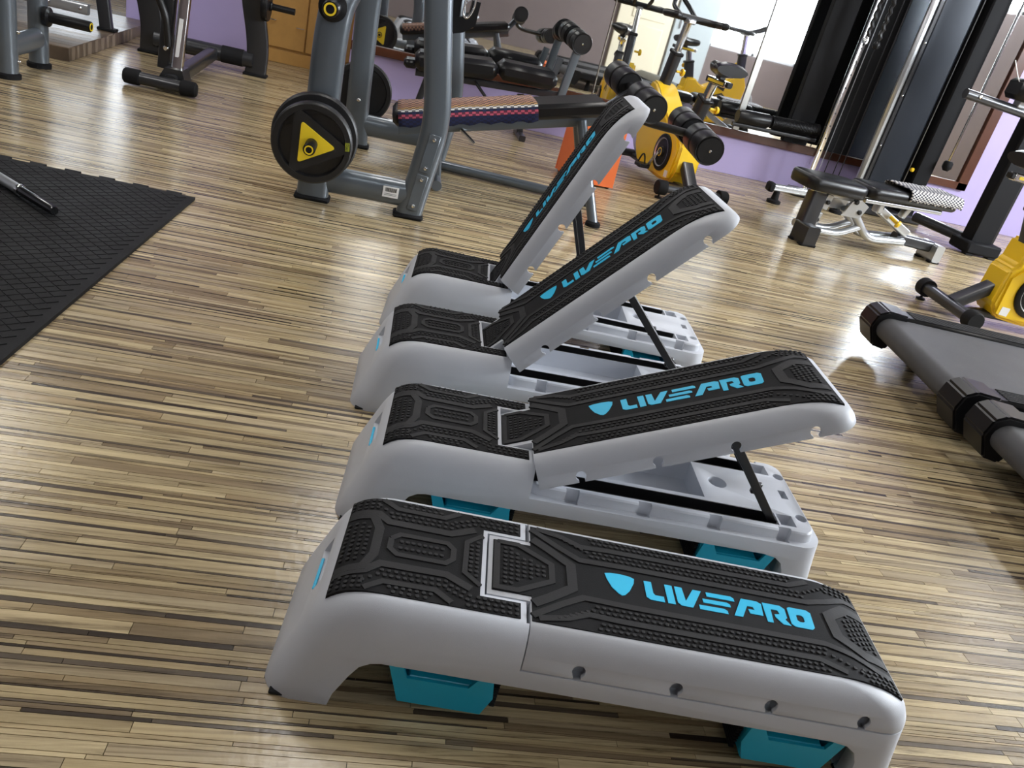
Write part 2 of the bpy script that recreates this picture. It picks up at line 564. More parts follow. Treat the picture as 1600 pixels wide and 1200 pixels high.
def bench_back_mesh():
    lev = [(0.138, 0.20, 1.093, 0.1645, 0.055)] + [l for l in OUT if l[0] > 0.14]
    body = ringstack(lev).mesh('back_skin', plastic)
    inner = ringstack([(0.10, 0.412, 1.085, 0.1585, 0.05), (0.15, 0.412, 1.083, 0.156, 0.05), (0.175, 0.412, 1.060, 0.148, 0.05), (0.196, 0.412, 1.00, 0.130, 0.04)]).mesh('i', plastic)
    keep = zprism([(0.407, -0.4), (1.4, -0.4), (1.4, 0.4), (0.407, 0.4), (0.407, 0.0775), (0.3325, 0.0775), (0.3325, -0.0775), (0.407, -0.0775)], 0.05, 0.4).mesh('k', plastic)
    body = boolean(body, [keep], 'INTERSECT')
    cs = [inner, zprism(rect_poly(0.2, 0.4065, -0.3, 0.3), 0.0, 0.180).mesh('t', plastic)]
    for hu in (0.499, 0.664, 0.829, 0.994):
        for s in (-1, 1):
            m = MB()
            poly = [(hu + 0.0115 * math.sin(math.radians(a)), 0.1515 - 0.0115 * math.cos(math.radians(a))) for a in range(35, 326, 18)]
            poly = poly + [(hu - 0.0060, 0.13), (hu + 0.0060, 0.13)]
            m.prism(poly, (0, s * 0.20, 0), EX, EZ, (0, -s, 0), 0.055)
            cs.append(m.mesh('h', plastic))
    r = soften(boolean(body, cs))
    r.transform(Matrix.Translation((-HINGE[0], 0, -HINGE[1])))
    r.materials.clear(); r.materials.append(plastic)
    r.polygons.foreach_set('material_index', [0] * len(r.polygons))
    r.polygons.foreach_set('use_smooth', [True] * len(r.polygons)); r.set_sharp_from_angle(angle=math.radians(32))
    return r


def sheet(m, u0, u1, v0, v1, h, du=0.008, base=-0.004):
    """patch that follows the skin: top at skin+h with skirts down to skin+base"""
    n = max(1, int(math.ceil((u1 - u0) / du)))
    us = [u0 + (u1 - u0) * i / n for i in range(n + 1)]
    vs = []
    for u in us:
        z = skin_z(u)
        vs += [(u, v0, z + h), (u, v1, z + h), (u, v0, z + base), (u, v1, z + base)]
    fs = []
    for i in range(n):
        a, b = i * 4, i * 4 + 4
        fs += [(a, b, b + 1, a + 1), (a + 2, b + 2, b, a), (a + 1, b + 1, b + 3, a + 3)]
    fs += [(2, 0, 1, 3), (n * 4, n * 4 + 2, n * 4 + 3, n * 4 + 1)]
    m.add(vs, fs)


def stroke(m, pts, wd, h=0.0042, du=0.010, mirror=True):
    """raised rib of the given width along a polyline in (u,v), draped on the skin"""
    for sgn in ((1, -1) if mirror else (1,)):
        P = [Vector((a, b * sgn)) for a, b in pts]
        Q = [P[0]]
        for i in range(1, len(P)):
            k = max(1, int((P[i] - P[i - 1]).length / du))
            for j in range(1, k + 1): Q.append(P[i - 1].lerp(P[i], j / k))
        L_, R_ = [], []
        for i, q in enumerate(Q):
            a = Q[max(i - 1, 0)]; b = Q[min(i + 1, len(Q) - 1)]
            d1 = (q - a).normalized() if i else (b - q).normalized()
            d2 = (b - q).normalized() if i < len(Q) - 1 else d1
            t = (d1 + d2).normalized(); nn = Vector((-t.y, t.x)); k = wd / 2 / max(.5, t.dot(d1))
            L_.append(q + nn * k); R_.append(q - nn * k)
        vs = []
        for l, r in zip(L_, R_):
            for p in (l, r):
                pass
            vs += [(l.x, l.y, skin_z(l.x) + h), (r.x, r.y, skin_z(r.x) + h), (l.x, l.y, skin_z(l.x) + .0005), (r.x, r.y, skin_z(r.x) + .0005)]
        fs = []
        for i in range(len(Q) - 1):
            a, b = i * 4, i * 4 + 4
            fs += [(a, a + 1, b + 1, b), (a + 2, a, b, b + 2), (a + 1, a + 3, b + 3, b + 1)]
        e = (len(Q) - 1) * 4
        fs += [(0, 2, 3, 1), (e, e + 1, e + 3, e + 2)]
        m.add(vs, fs)


def stud(m, u, v, r=0.0037, h=0.0047, n=8):
    z = skin_z(u); dz = (skin_z(u + .002) - skin_z(u - .002)) / .004
    nx = Vector((-dz, 0, 1)).normalized(); tx = Vector((1, 0, dz)).normalized(); ty = Vector((0, 1, 0))
    c = Vector((u, v, z)); vs = []
    for (rr, hh) in ((r, 0.001), (r, h - 0.0006), (r * .80, h)):
        for i in range(n):
            a = 2 * math.pi * i / n
            vs.append(c + tx * rr * math.cos(a) + ty * rr * math.sin(a) + nx * hh)
    fs = []
    for k in range(2):
        for i in range(n):
            j = (i + 1) % n; fs.append((k * n + i, k * n + j, (k + 1) * n + j, (k + 1) * n + i))
    fs.append(tuple(2 * n + i for i in range(n)))
    m.add(vs, fs)


def row(m, u0, u1, v, step=0.0118, both=True, v1=None):
    n = max(1, int(round((u1 - u0) / step)))
    for i in range(n + 1):
        u = u0 + (u1 - u0) * i / n
        vv = v if v1 is None else v + (v1 - v) * i / n
        stud(m, u, vv)
        if both: stud(m, u, -vv)


def seat_mat_meshes():
    b = MB()
    sheet(b, 0.0775, 0.321, -0.1235, 0.1235, 0.002)
    for s in (-1, 1):
        v0, v1 = sorted((s * 0.0885, s * 0.1235)); sheet(b, 0.319, 0.390, v0, v1, 0.0019)
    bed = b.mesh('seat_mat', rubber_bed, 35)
    r = MB()
    stroke(r, [(0.080, 0.073), (0.122, 0.068), (0.136, 0.034), (0.136, -0.034), (0.122, -0.068), (0.080, -0.073)], 0.016, mirror=False)
    stroke(r, [(0.080, 0.0835), (0.128, 0.0765), (0.150, 0.0560), (0.262, 0.0545), (0.305, 0.0780)], 0.015)
    stroke(r, [(0.132, 0.118), (0.160, 0.0975), (0.247, 0.0965), (0.275, 0.118)], 0.011)
    cap = [(0.160, 0.013), (0.174, 0.0265), (0.258, 0.0265), (0.270, 0.013), (0.270, -0.013), (0.258, -0.0265), (0.174, -0.0265), (0.160, -0.013), (0.160, 0.013)]
    stroke(r, cap, 0.010, mirror=False)
    stroke(r, [(0.320, 0.066), (0.292, 0.040), (0.292, -0.040), (0.320, -0.066)], 0.009, mirror=False)
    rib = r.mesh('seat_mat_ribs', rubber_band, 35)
    s = MB()
    row(s, 0.178, 0.250, 0.0085, 0.0100)
    for i, u in enumerate((0.086, 0.097, 0.108, 0.119)):
        k = 4 if i < 3 else 3
        for j in range(-k, k + 1): stud(s, u, j * 0.0118)
    for i, u in enumerate((0.301, 0.312)):
        for j in range(-3 - i, 4 + i): stud(s, u, j * 0.0110)
    for q in range(2): row(s, 0.155 + .006 * q, 0.262, 0.071 + q * 0.0115)
    for q in range(3): row(s, 0.083, 0.125, 0.094 + q * 0.0108, 0.011)
    row(s, 0.128, 0.150, 0.100, 0.010, v1=0.082)
    for q in range(2): row(s, 0.172 + .008 * q, 0.240 - .008 * q, 0.1075 + q * 0.010)
    row(s, 0.272, 0.304, 0.079, 0.0105, v1=0.094)
    row(s, 0.268, 0.300, 0.090, 0.0105, v1=0.104)
    for q in range(3): row(s, 0.318 - .008 * q, 0.383, 0.0955 + q * 0.0108, 0.0115)
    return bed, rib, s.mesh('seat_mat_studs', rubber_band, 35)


GL = [[(0.618, 0.026), (0.632, 0.027), (0.632, -0.002), (0.635, -0.007), (0.651, -0.007), (0.651, -0.021), (0.625, -0.021), (0.618, -0.015)],
      [(0.657, 0.027), (0.671, 0.027), (0.671, -0.021), (0.657, -0.021)],
      [(0.676, 0.027), (0.690, 0.027), (0.692, -0.007), (0.711, 0.027), (0.727, 0.027), (0.703, -0.021), (0.682, -0.021), (0.676, -0.014)],
      [(0.736, 0.027), (0.784, 0.028), (0.789, 0.024), (0.789, 0.016), (0.736, 0.016)],
      [(0.726, 0.008), (0.773, 0.009), (0.778, 0.005), (0.778, -0.002), (0.726, -0.002)],
      [(0.716, -0.010), (0.763, -0.009), (0.769, -0.013), (0.769, -0.021), (0.716, -0.021)],
      [(0.804, 0.028), (0.834, 0.028), (0.842, 0.023), (0.838, -0.008), (0.813, -0.008), (0.812, 0.003), (0.824, 0.003), (0.823, 0.011), (0.812, 0.011), (0.796, -0.021), (0.780, -0.021)],
      [(0.845, 0.028), (0.879, 0.028), (0.887, 0.021), (0.885, -0.002), (0.880, -0.007), (0.888, -0.021), (0.873, -0.021), (0.862, -0.005), (0.862, 0.002), (0.873, 0.005), (0.871, 0.014), (0.858, 0.014), (0.854, -0.021), (0.843, -0.021)]]
O_OUT = [(0.893, 0.026), (0.898, 0.029), (0.931, 0.029), (0.938, 0.023), (0.934, -0.015), (0.928, -0.021), (0.896, -0.021), (0.890, -0.015)]
O_IN = [(0.906, 0.0105), (0.910, 0.012), (0.917, 0.012), (0.920, 0.008), (0.919, -0.003), (0.915, -0.006), (0.909, -0.006), (0.905, -0.003)]
SHIELD = [(0.545, 0.028), (0.556, 0.031), (0.575, 0.032), (0.592, 0.030), (0.600, 0.026), (0.598, 0.014), (0.588, -0.008), (0.578, -0.021), (0.572, -0.024), (0.566, -0.020), (0.555, -0.006), (0.548, 0.013)]


def back_mat_meshes():
    b = MB()
    sheet(b, 0.409, 1.068, -0.1235, 0.1235, 0.002)
    sheet(b, 0.340, 0.411, -0.066, 0.066, 0.0019)
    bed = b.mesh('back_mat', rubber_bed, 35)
    r = MB()
    stroke(r, [(0.4095, 0.113), (0.460, 0.075), (0.500, 0.049), (0.580, 0.0515), (0.940, 0.0520), (0.985, 0.066), (1.030, 0.088), (1.061, 0.090)], 0.0125)
    stroke(r, [(0.412, 0.084), (0.440, 0.064), (0.482, 0.030), (0.482, -0.030), (0.440, -0.064), (0.412, -0.084)], 0.018, mirror=False)
    stroke(r, [(0.347, 0.060), (0.385, 0.060), (0.446, 0.022), (0.446, -0.022), (0.385, -0.060), (0.347, -0.060), (0.347, 0.060)], 0.011, mirror=False)
    stroke(r, [(0.420, 0.117), (0.470, 0.1055), (0.505, 0.088), (0.560, 0.0910), (0.915, 0.0930), (0.960, 0.113)], 0.012)
    stroke(r, [(1.061, 0.058), (1.020, 0.058), (0.975, 0.025), (0.975, -0.025), (1.020, -0.058), (1.061, -0.058)], 0.022, mirror=False)
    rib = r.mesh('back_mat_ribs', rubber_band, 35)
    s = MB()
    for i, u in enumerate((0.362, 0.373, 0.384, 0.396, 0.408, 0.420, 0.431)):
        k = max(1, int((0.050 - max(0, i - 1) * 0.0085) / 0.0112))
        for j in range(-k, k + 1): stud(s, u, j * 0.0112)
    row(s, 0.455, 0.515, 0.108, 0.0105, v1=0.076)
    row(s, 0.523, 0.935, 0.0660, 0.0113)
    row(s, 0.529, 0.930, 0.0775, 0.0113)
    row(s, 0.530, 0.915, 0.1055, 0.0113)
    row(s, 0.524, 0.925, 0.1165, 0.0113)
    row(s, 0.945, 0.990, 0.080, 0.0105, v1=0.104)
    for q in range(3): row(s, 0.995 + .004 * q, 1.056, 0.098 + q * 0.0105, 0.0115)
    for i in range(5):
        u = 1.006 + i * 0.0108; k = 2 if i < 1 else 3
        for j in range(-k, k + 1): stud(s, u, j * 0.0115 + (0.0057 if i % 2 else 0))
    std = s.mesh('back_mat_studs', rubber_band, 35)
    t = MB()
    for g in GL: t.prism(g, (0, 0, 0.2068), EX, EY, EZ, 0.0012)
    n = len(O_OUT)
    zt, zb = 0.2080, 0.2068
    t.add([(a, c, zt) for a, c in O_OUT] + [(a, c, zt) for a, c in O_IN] + [(a, c, zb) for a, c in O_OUT] + [(a, c, zb) for a, c in O_IN],
          [f for i in range(n) for j in [(i + 1) % n] for f in ((i, n + i, n + j, j), (i, j, 2 * n + j, 2 * n + i), (n + j, n + i, 3 * n + i, 3 * n + j))])
    let = t.mesh('logo_lettering', blue_print, 0)
    sh = MB().prism(SHIELD, (0, 0, 0.2068), EX, EY, EZ, 0.0012).mesh('logo_shield', blue_print, 0)
    out = [bed, rib, std, let, sh]
    for me in out: me.transform(Matrix.Translation((-HINGE[0], 0, -HINGE[1])))
    # letters keep every triangle facing up
    return out


def riser_mesh(flip):
    """blue swing-out riser leg stored under the deck: shallow tray with a dipped lip on each long side"""
    m = MB(); t = 0.006
    lip = [(-0.085, 0.098), (-0.062, 0.098), (-0.052, 0.074), (0.050, 0.074), (0.064, 0.098), (0.088, 0.098), (0.094, 0.060), (0.080, 0.020), (-0.060, 0.020)]
    if flip: lip = [(-a, b) for a, b in lip]
    for s in (-1, 1):
        m.prism(lip, (0, s * 0.162, 0), EX, EZ, (0, -s, 0), t)
    k = -1 if flip else 1
    m.rbox((0.010 * k, 0, 0.022), (0.145, 0.32, t), 0.002)
    m.rbox((0.010 * k, 0, 0.070), (0.12, 0.312, 0.008), 0.003)
    m.rbox((-0.068 * k, 0, 0.060), (0.010, 0.312, 0.075), 0.003, (0, -0.30 * k, 0))
    m.rbox((0.084 * k, 0, 0.058), (0.008, 0.312, 0.070), 0.003, (0, 0.10 * k, 0))
    return m


def riser_pad_mesh(flip):
    k = -1 if flip else 1
    m = MB()
    for i in range(9):
        m.rbox((0.098 * k, 0, 0.030 + i * 0.007), (0.010, 0.300, 0.0045), 0.0015)
    return m


_base = bench_base_mesh()
_back = bench_back_mesh()
_seat = seat_mat_meshes()
_bm = back_mat_meshes()
_riserA = riser_mesh(False).mesh('riser_leg', blue_pl, 35); _riserB = riser_mesh(True).mesh('riser_leg', blue_pl, 35)
_padA = riser_pad_mesh(False).mesh('riser_grip_pad', rubber_bed); _padB = riser_pad_mesh(True).mesh('riser_grip_pad', rubber_bed)
_rail = MB()
_rail.rbox((0.694, 0, 0.1200), (0.578, 0.046, 0.004), 0.001)
for s_ in (-1, 1): _rail.rbox((0.694, s_ * 0.0225, 0.140), (0.578, 0.0025, 0.0385), 0.0005)
_rail = _rail.mesh('support_rail', black_steel)
_slot = MB().rbox((0.0480, -0.008, 0.1195), (0.0055, 0.080, 0.003), 0.001)
_slot = _slot.mesh('grip_insert', blue_print)
_feet = []
for uu, s_ in ((0.062, -1), (0.062, 1), (1.058, -1), (1.058, 1)):
    _feet.append(MB().rbox((uu, s_ * 0.150, 0.003), (0.092, 0.050, 0.006), 0.002).mesh('rubber_foot', rubber_bed))


def make_bench(loc, rz, ang, label, strut=None):
    t = thing('step_bench', label, 'step bench', loc, rz, 'adjustable grey and black step benches in a row')
    link('base', _base, t)
    sm = link('seat_mat', _seat[0], t)
    link('mat_rib', _seat[1], sm); tag(link('mat_stud', _seat[2], sm), kind='stuff')
    a = link('riser_leg', _riserA, t); a.location = (0.283, 0, 0); link('grip_pad', _padA, a)
    a = link('riser_leg', _riserB, t); a.location = (0.905, 0, 0); link('grip_pad', _padB, a)
    for s in (-1, 1):
        o = link('support_rail', _rail, t); o.location = (0, s * 0.105, 0)
    for fm_ in _feet: link('rubber_foot', fm_, t)
    tag(link('grip_insert', _slot, t), 'blue strip in the end grip')
    bk = link('backrest', _back, t); bk.location = (HINGE[0], 0, HINGE[1]); bk.rotation_euler = (0, -math.radians(ang), 0)
    bm_ = link('back_mat', _bm[0], bk)
    link('mat_rib', _bm[1], bk); tag(link('mat_stud', _bm[2], bk), kind='stuff')
    tag(link('logo_lettering', _bm[3], bk), 'blue LIVEPRO lettering'); tag(link('logo_shield', _bm[4], bk), 'blue shield emblem')
    pin = MB().tube([(HINGE[0] + .03, -0.11, 0.165), (HINGE[0] + .03, 0.11, 0.165)], 0.006, 10); pin.build('hinge_pin', black_steel, t)
    if strut:
        (bu, bz), q = strut
        a = math.radians(ang)
        # pivot on the under side of the backrest
        pu, pz = q - HINGE[0], 0.160 - HINGE[1]
        tu, tz = HINGE[0] + pu * math.cos(a) - pz * math.sin(a), HINGE[1] + pu * math.sin(a) + pz * math.cos(a)
        for s in (-1, 1):
            m = MB(); m.rect([(bu, s * 0.105, bz), (tu, s * 0.105, tz)], 0.020, 0.014, b=0.002)
            m.rbox(((bu * .62 + tu * .38), s * 0.105 + 0.010, (bz * .62 + tz * .38)), (0.022, 0.012, 0.030), 0.003)
            m.build('support_strut', black_steel, t)
        m = MB(); m.tube([(bu, -0.118, bz), (bu, 0.118, bz)], 0.007, 10); m.build('strut_axle', black_steel, t)
        m = MB(); m.tube([(tu, -0.118, tz), (tu, 0.118, tz)], 0.007, 10); m.build('strut_axle', black_steel, t)
    return t


B = [((-0.0336, 1.1175, 0), -7.03), ((0.0414, 1.5829, 0), -5.32), ((0.0387, 2.0593, 0), -2.42), ((0.1089, 2.596, 0), -5.89)]
make_bench(B[0][0], math.radians(B[0][1]), 0, 'grey and black step bench lying flat, nearest the camera')
make_bench(B[1][0], math.radians(B[1][1]), 25.2, 'step bench with its backrest raised slightly, directly behind the flat one', ((0.985, 0.140), 0.830))
make_bench(B[2][0], math.radians(B[2][1]), 48.6, 'step bench with its backrest raised about halfway, second from the back', ((0.965, 0.140), 0.760))
make_bench(B[3][0], math.radians(B[3][1]), 68.6, 'step bench with its backrest raised steepest, farthest of the four', ((0.690, 0.140), 0.760))

# ------------------------------------------------------------------ rest of the room shell
def struct(name, mb, m, label=None, smooth=40):
    o = mb.build(name, m, None, smooth); tag(o, label, None, None, 'structure'); return o


dull_wall = mat('dull_brown_paint', (0.16, 0.125, 0.12), 0.6, noise=0.15, nscale=2)
YR = -1.25           # wall behind the camera
XR = 7.5             # window wall on the right
XL = -6.0
m = MB(); m.rbox((-1.59, 7.50, 1.5), (1.02, 0.2, 3.0), 0.002); m.rbox((-0.69, 7.80, 1.5), (0.98, 0.2, 3.0), 0.002); m.rbox((-0.26, 7.30, 1.5), (0.08, 0.8, 3.0), 0.002)
struct('wall_alcove', m, lav, 'lavender wall behind the sit-up machine')
m = MB(); m.rbox((-2.05, 8.4, 1.5), (0.12, 1.9, 3.0), 0.002); struct('wall_return', m, lav, 'lavender return wall beside the platform')
m = MB(); m.rbox((XL, 4.0, 1.5), (0.2, 10.6, 3.0), 0.002); struct('wall_left', m, mat('grey_wall_paint', (0.34, 0.33, 0.36), 0.6))
m = MB(); m.rbox((6.8, YW + 0.1, 1.5), (1.4, 0.2, 3.0), 0.002); struct('wall_corner', m, lav)
m = MB(); m.rbox((0.75, 4.0, 3.10), (13.8, 10.8, 0.2), 0.002); struct('ceiling', m, mat('ceiling_paint', (0.30, 0.31, 0.33), 0.7))


def wall_with_windows(name, axis, at_, lo, hi, openings, sill, head, m_):
    """wall made of real pieces round its openings"""
    b = MB(); cur = lo
    def piece(a0, a1, z0, z1):
        if a1 - a0 < 1e-3: return
        if axis == 'x': b.rbox(((a0 + a1) / 2, at_, (z0 + z1) / 2), (a1 - a0, 0.2, z1 - z0), 0.002)
        else: b.rbox((at_, (a0 + a1) / 2, (z0 + z1) / 2), (0.2, a1 - a0, z1 - z0), 0.002)
    for i, (a0, a1) in enumerate(openings):
        s0, h0 = (sill[i], head[i]) if isinstance(sill, tuple) else (sill, head)
        piece(cur, a0, 0, 3.0); piece(a0, a1, 0, s0); piece(a0, a1, h0, 3.0); cur = a1
    piece(cur, hi, 0, 3.0)
    return struct(name, b, m_)


glass_m = mat('window_glass', (1, 1, 1), 0.0)
_gb = glass_m.node_tree.nodes['Principled BSDF']; _gb.inputs['Transmission Weight'].default_value = 1.0; _gb.inputs['IOR'].default_value = 1.02


def window(n, axis, at_, a0, a1, z0, z1):
    b = MB(); t = 0.05
    def bar(p0, p1, q0, q1):
        c = ((p0 + p1) / 2, (q0 + q1) / 2)
        if axis == 'x': b.rbox((c[0], at_, c[1]), (p1 - p0, 0.08, q1 - q0), 0.004)
        else: b.rbox((at_, c[0], c[1]), (0.08, p1 - p0, q1 - q0), 0.004)
    bar(a0, a1, z0, z0 + t); bar(a0, a1, z1 - t, z1); bar(a0, a0 + t, z0, z1); bar(a1 - t, a1, z0, z1); bar((a0 + a1) / 2 - t / 2, (a0 + a1) / 2 + t / 2, z0, z1)
    w_ = struct('window_%d' % n, b, white_wall)
    for k in range(2):
        g = MB(); c0 = a0 + t + k * (a1 - a0 - t) / 2; c1 = c0 + (a1 - a0 - 3 * t) / 2
        if axis == 'x': g.rbox(((c0 + c1) / 2, at_, (z0 + z1) / 2), (c1 - c0, 0.006, z1 - z0 - 2 * t), 0.001)
        else: g.rbox((at_, (c0 + c1) / 2, (z0 + z1) / 2), (0.006, c1 - c0, z1 - z0 - 2 * t), 0.001)
        g.build('pane', glass_m, w_)


ow = [(0.6, 2.3), (2.5, 4.3), (4.5, 6.2)]
wall_with_windows('wall_right', 'y', XR, YR, 7.0, ow, 2.05, 2.85, dull_wall)
for i, (a, b_) in enumerate(ow): window(i + 1, 'y', XR, a, b_, 2.05, 2.85)
orr = [(-0.35, 0.60), (5.35, 7.05)]
wall_with_windows('wall_rear', 'x', YR, XL, XR, orr, (1.75, 0.75), (2.75, 2.6), dull_wall)
window(5, 'x', YR, -0.35, 0.60, 1.75, 2.75)
window(4, 'x', YR, 5.35, 7.05, 0.75, 2.6)
# cream panelled door and pale cupboard door in the wall behind the camera, seen in the mirror
m = MB(); m.rbox((4.10, YR + 0.13, 1.05), (0.96, 0.05, 2.1), 0.006); d_ = struct('door_1', m, mat('cream_door', (0.74, 0.68, 0.52), 0.45))
m = MB()
for zc, hh in ((0.45, 0.7), (1.4, 1.0)): m.rbox((4.15, YR + 0.16, zc), (0.60, 0.02, hh), 0.008)
m.build('door_panel', MATS['cream_door'], d_)
pale = mat('pale_blue_grey', (0.42, 0.47, 0.49), 0.45)
m = MB(); m.rbox((4.98, YR + 0.13, 1.05), (0.72, 0.05, 2.1), 0.006); d_ = struct('door_2', m, pale)
MB().tube([(4.72, YR + 0.17, 0.9), (4.72, YR + 0.17, 1.1)], 0.012).build('door_handle', chrome, d_)

# mirror wall
mir = [(-0.28, 1.630), (1.640, 2.885), (2.945, 5.115)]
for i, (a, b_) in enumerate(mir):
    mb = MB(); mb.rbox(((a + b_) / 2, YW - 0.008, 1.24), (b_ - a, 0.008, 1.74), 0.002)
    tag(mb.build('wall_mirror', mirror_m), ['mirror panel on the lavender wall behind the padded benches', 'mirror panel on the wall behind the yellow exercise bike',
        'mirror panel on the wall behind the cable machine'][i], 'mirror', 'mirror panels along the back wall')
fr = MB()
fr.rbox((2.46, YW - 0.018, 0.338), (5.52, 0.036, 0.066), 0.004)
tag(fr.build('trim_1', brown_wood), 'brown wooden rail under the long mirror', kind='structure')
fr = MB(); fr.rbox((5.168, YW - 0.018, 1.24), (0.100, 0.036, 1.87), 0.004)
tag(fr.build('trim_2', brown_wood), 'brown wooden upright at the mirror end', kind='structure')
fr = MB(); fr.rbox((2.46, YW - 0.018, 2.143), (5.52, 0.036, 0.066), 0.004); tag(fr.build('trim_3', brown_wood), kind='structure')
fr = MB(); fr.rbox((2.915, YW - 0.012, 1.24), (0.055, 0.024, 1.74), 0.003)
tag(fr.build('trim_4', alu), 'grey metal strip between two mirror panels', kind='structure')
fr = MB(); fr.rbox((1.635, YW - 0.012, 1.24), (0.009, 0.012, 1.74), 0.002)
tag(fr.build('trim_5', chrome), 'bright metal edge between two mirror panels', kind='structure')

# ceiling lights
far_o = [(-3.5, -2.4)]
wall_with_windows('wall_far', 'x', 9.3, XL, -1.9, far_o, 0.45, 2.0, white_wall)
window(6, 'x', 9.3, -3.5, -2.4, 0.45, 2.0)
led = mat('led_panel', (1, 1, 1), 0.5, emit=(1.0, 0.97, 0.93), estr=LED_S)
LWHERE = ['added over the open floor left of the flat bench to brighten it', 'over the black rubber mat', 'over the low striped platform', 'over the row of step benches', 'over the decline bench', 'over the floor between benches and treadmills',
          'over the yellow bike by the mirror', 'over the two treadmills', 'over the right-hand yellow bike']
for k, (lx, ly) in enumerate(LEDS):
    t = thing('ceiling_light', 'flat white ceiling light panel ' + LWHERE[k], 'light', (lx, ly, 2.99), 0, 'ceiling light panels')
    MB().rbox((0, 0, -0.004), (0.34, 1.25, 0.03), 0.004).build('light_frame', white_wall, t)
    MB().rbox((0, 0, -0.022), (0.30, 1.20, 0.006), 0.001).build('diffuser', led, t)

# ================================================================== rubber mat
mt = thing('rubber_mat', 'black interlocking rubber floor mat with a diamond tread', 'mat', (-0.683, 3.371, 0), math.radians(-4.4))
MW, MH, MT = 2.0, 2.3, 0.012
b = MB()
poly = [(0, 0), (0, -MH), (-MW, -MH), (-MW, 0)]
# toothed far edge
teeth = []
x_ = -MW; kk = 0
while x_ < -0.09:
    teeth += [(x_, 0.0), (x_ + 0.045, 0.0), (x_ + 0.038, 0.022), (x_ + 0.100, 0.022), (x_ + 0.093, 0.0)]
    x_ += 0.1315
teeth = [t_ for t_ in teeth if t_[0] < -0.01]
poly = [(0, 0), (0, -MH), (-MW, -MH)] + teeth
poly = poly[::-1]
b.prism(poly, (0, 0, 0), EX, EY, EZ, MT - 0.001)
mat_rubber = mat('mat_rubber', (0.010, 0.010, 0.011), 0.62, spec=0.22, noise=0.5, nscale=5, bump=0.25, bscale=500, rvar=0.1)
b.build('sheet', mat_rubber, mt)
b = MB(); a_, h_ = 0.052, 0.026
for i in range(-2, int(MW / a_) + 3):
    for j in range(0, int(MH / h_) * 2 + 2):
        cx = -MW + i * a_ + (a_ / 2 if j % 2 else 0); cy = -MH + j * h_ / 1.0 * 0.9
        q = [(cx - a_ * .455, cy), (cx, cy - h_ * .80), (cx + a_ * .455, cy), (cx, cy + h_ * .80)]
        if max(p[0] for p in q) > -0.012 or max(p[1] for p in q) > -0.008 or min(p[0] for p in q) < -MW or min(p[1] for p in q) < -MH: continue
        b.prism(q, (0, 0, MT - 0.002), EX, EY, EZ, 0.0032)
tag(b.build('diamond_tread', mat_rubber, mt), kind='stuff')

# chrome bar lying on the mat
br = thing('steel_bar', 'chrome bar with a dark end lying on the rubber mat', 'bar', (-1.035, 2.867, MT + 0.0045))
dx = Vector((-0.745, 0.667, 0)).normalized()
n_ = lambda d, z: (dx.x * d, dx.y * d, z)
MB().tube([n_(0, .0185), n_(0.006, .0185), n_(0.22, .0185)], [0.014, 0.0165, 0.0165], 16).build('dark_sleeve', mat('dark_chrome', (0.10, 0.10, 0.105), 0.18, metal=1.0), br)
MB().tube([n_(0.225, .0185), n_(1.05, .0185)], 0.0185, 16).build('bar_grip', silver, br)
MB().lathe([(0.0, 0), (0.019, 0), (0.021, 0.004), (0.021, 0.014), (0.0175, 0.018)], n_(0.21, .0195), dx).build('collar', chrome, br)

# ================================================================== treadmills
tread_m = mat('treadmill_belt', (0.060, 0.060, 0.063), 0.55, noise=0.35, nscale=7, bump=0.3, bscale=700)
roller_m = mat('treadmill_roller_belt', (0.030, 0.029, 0.028), 0.55, noise=0.2, nscale=9)


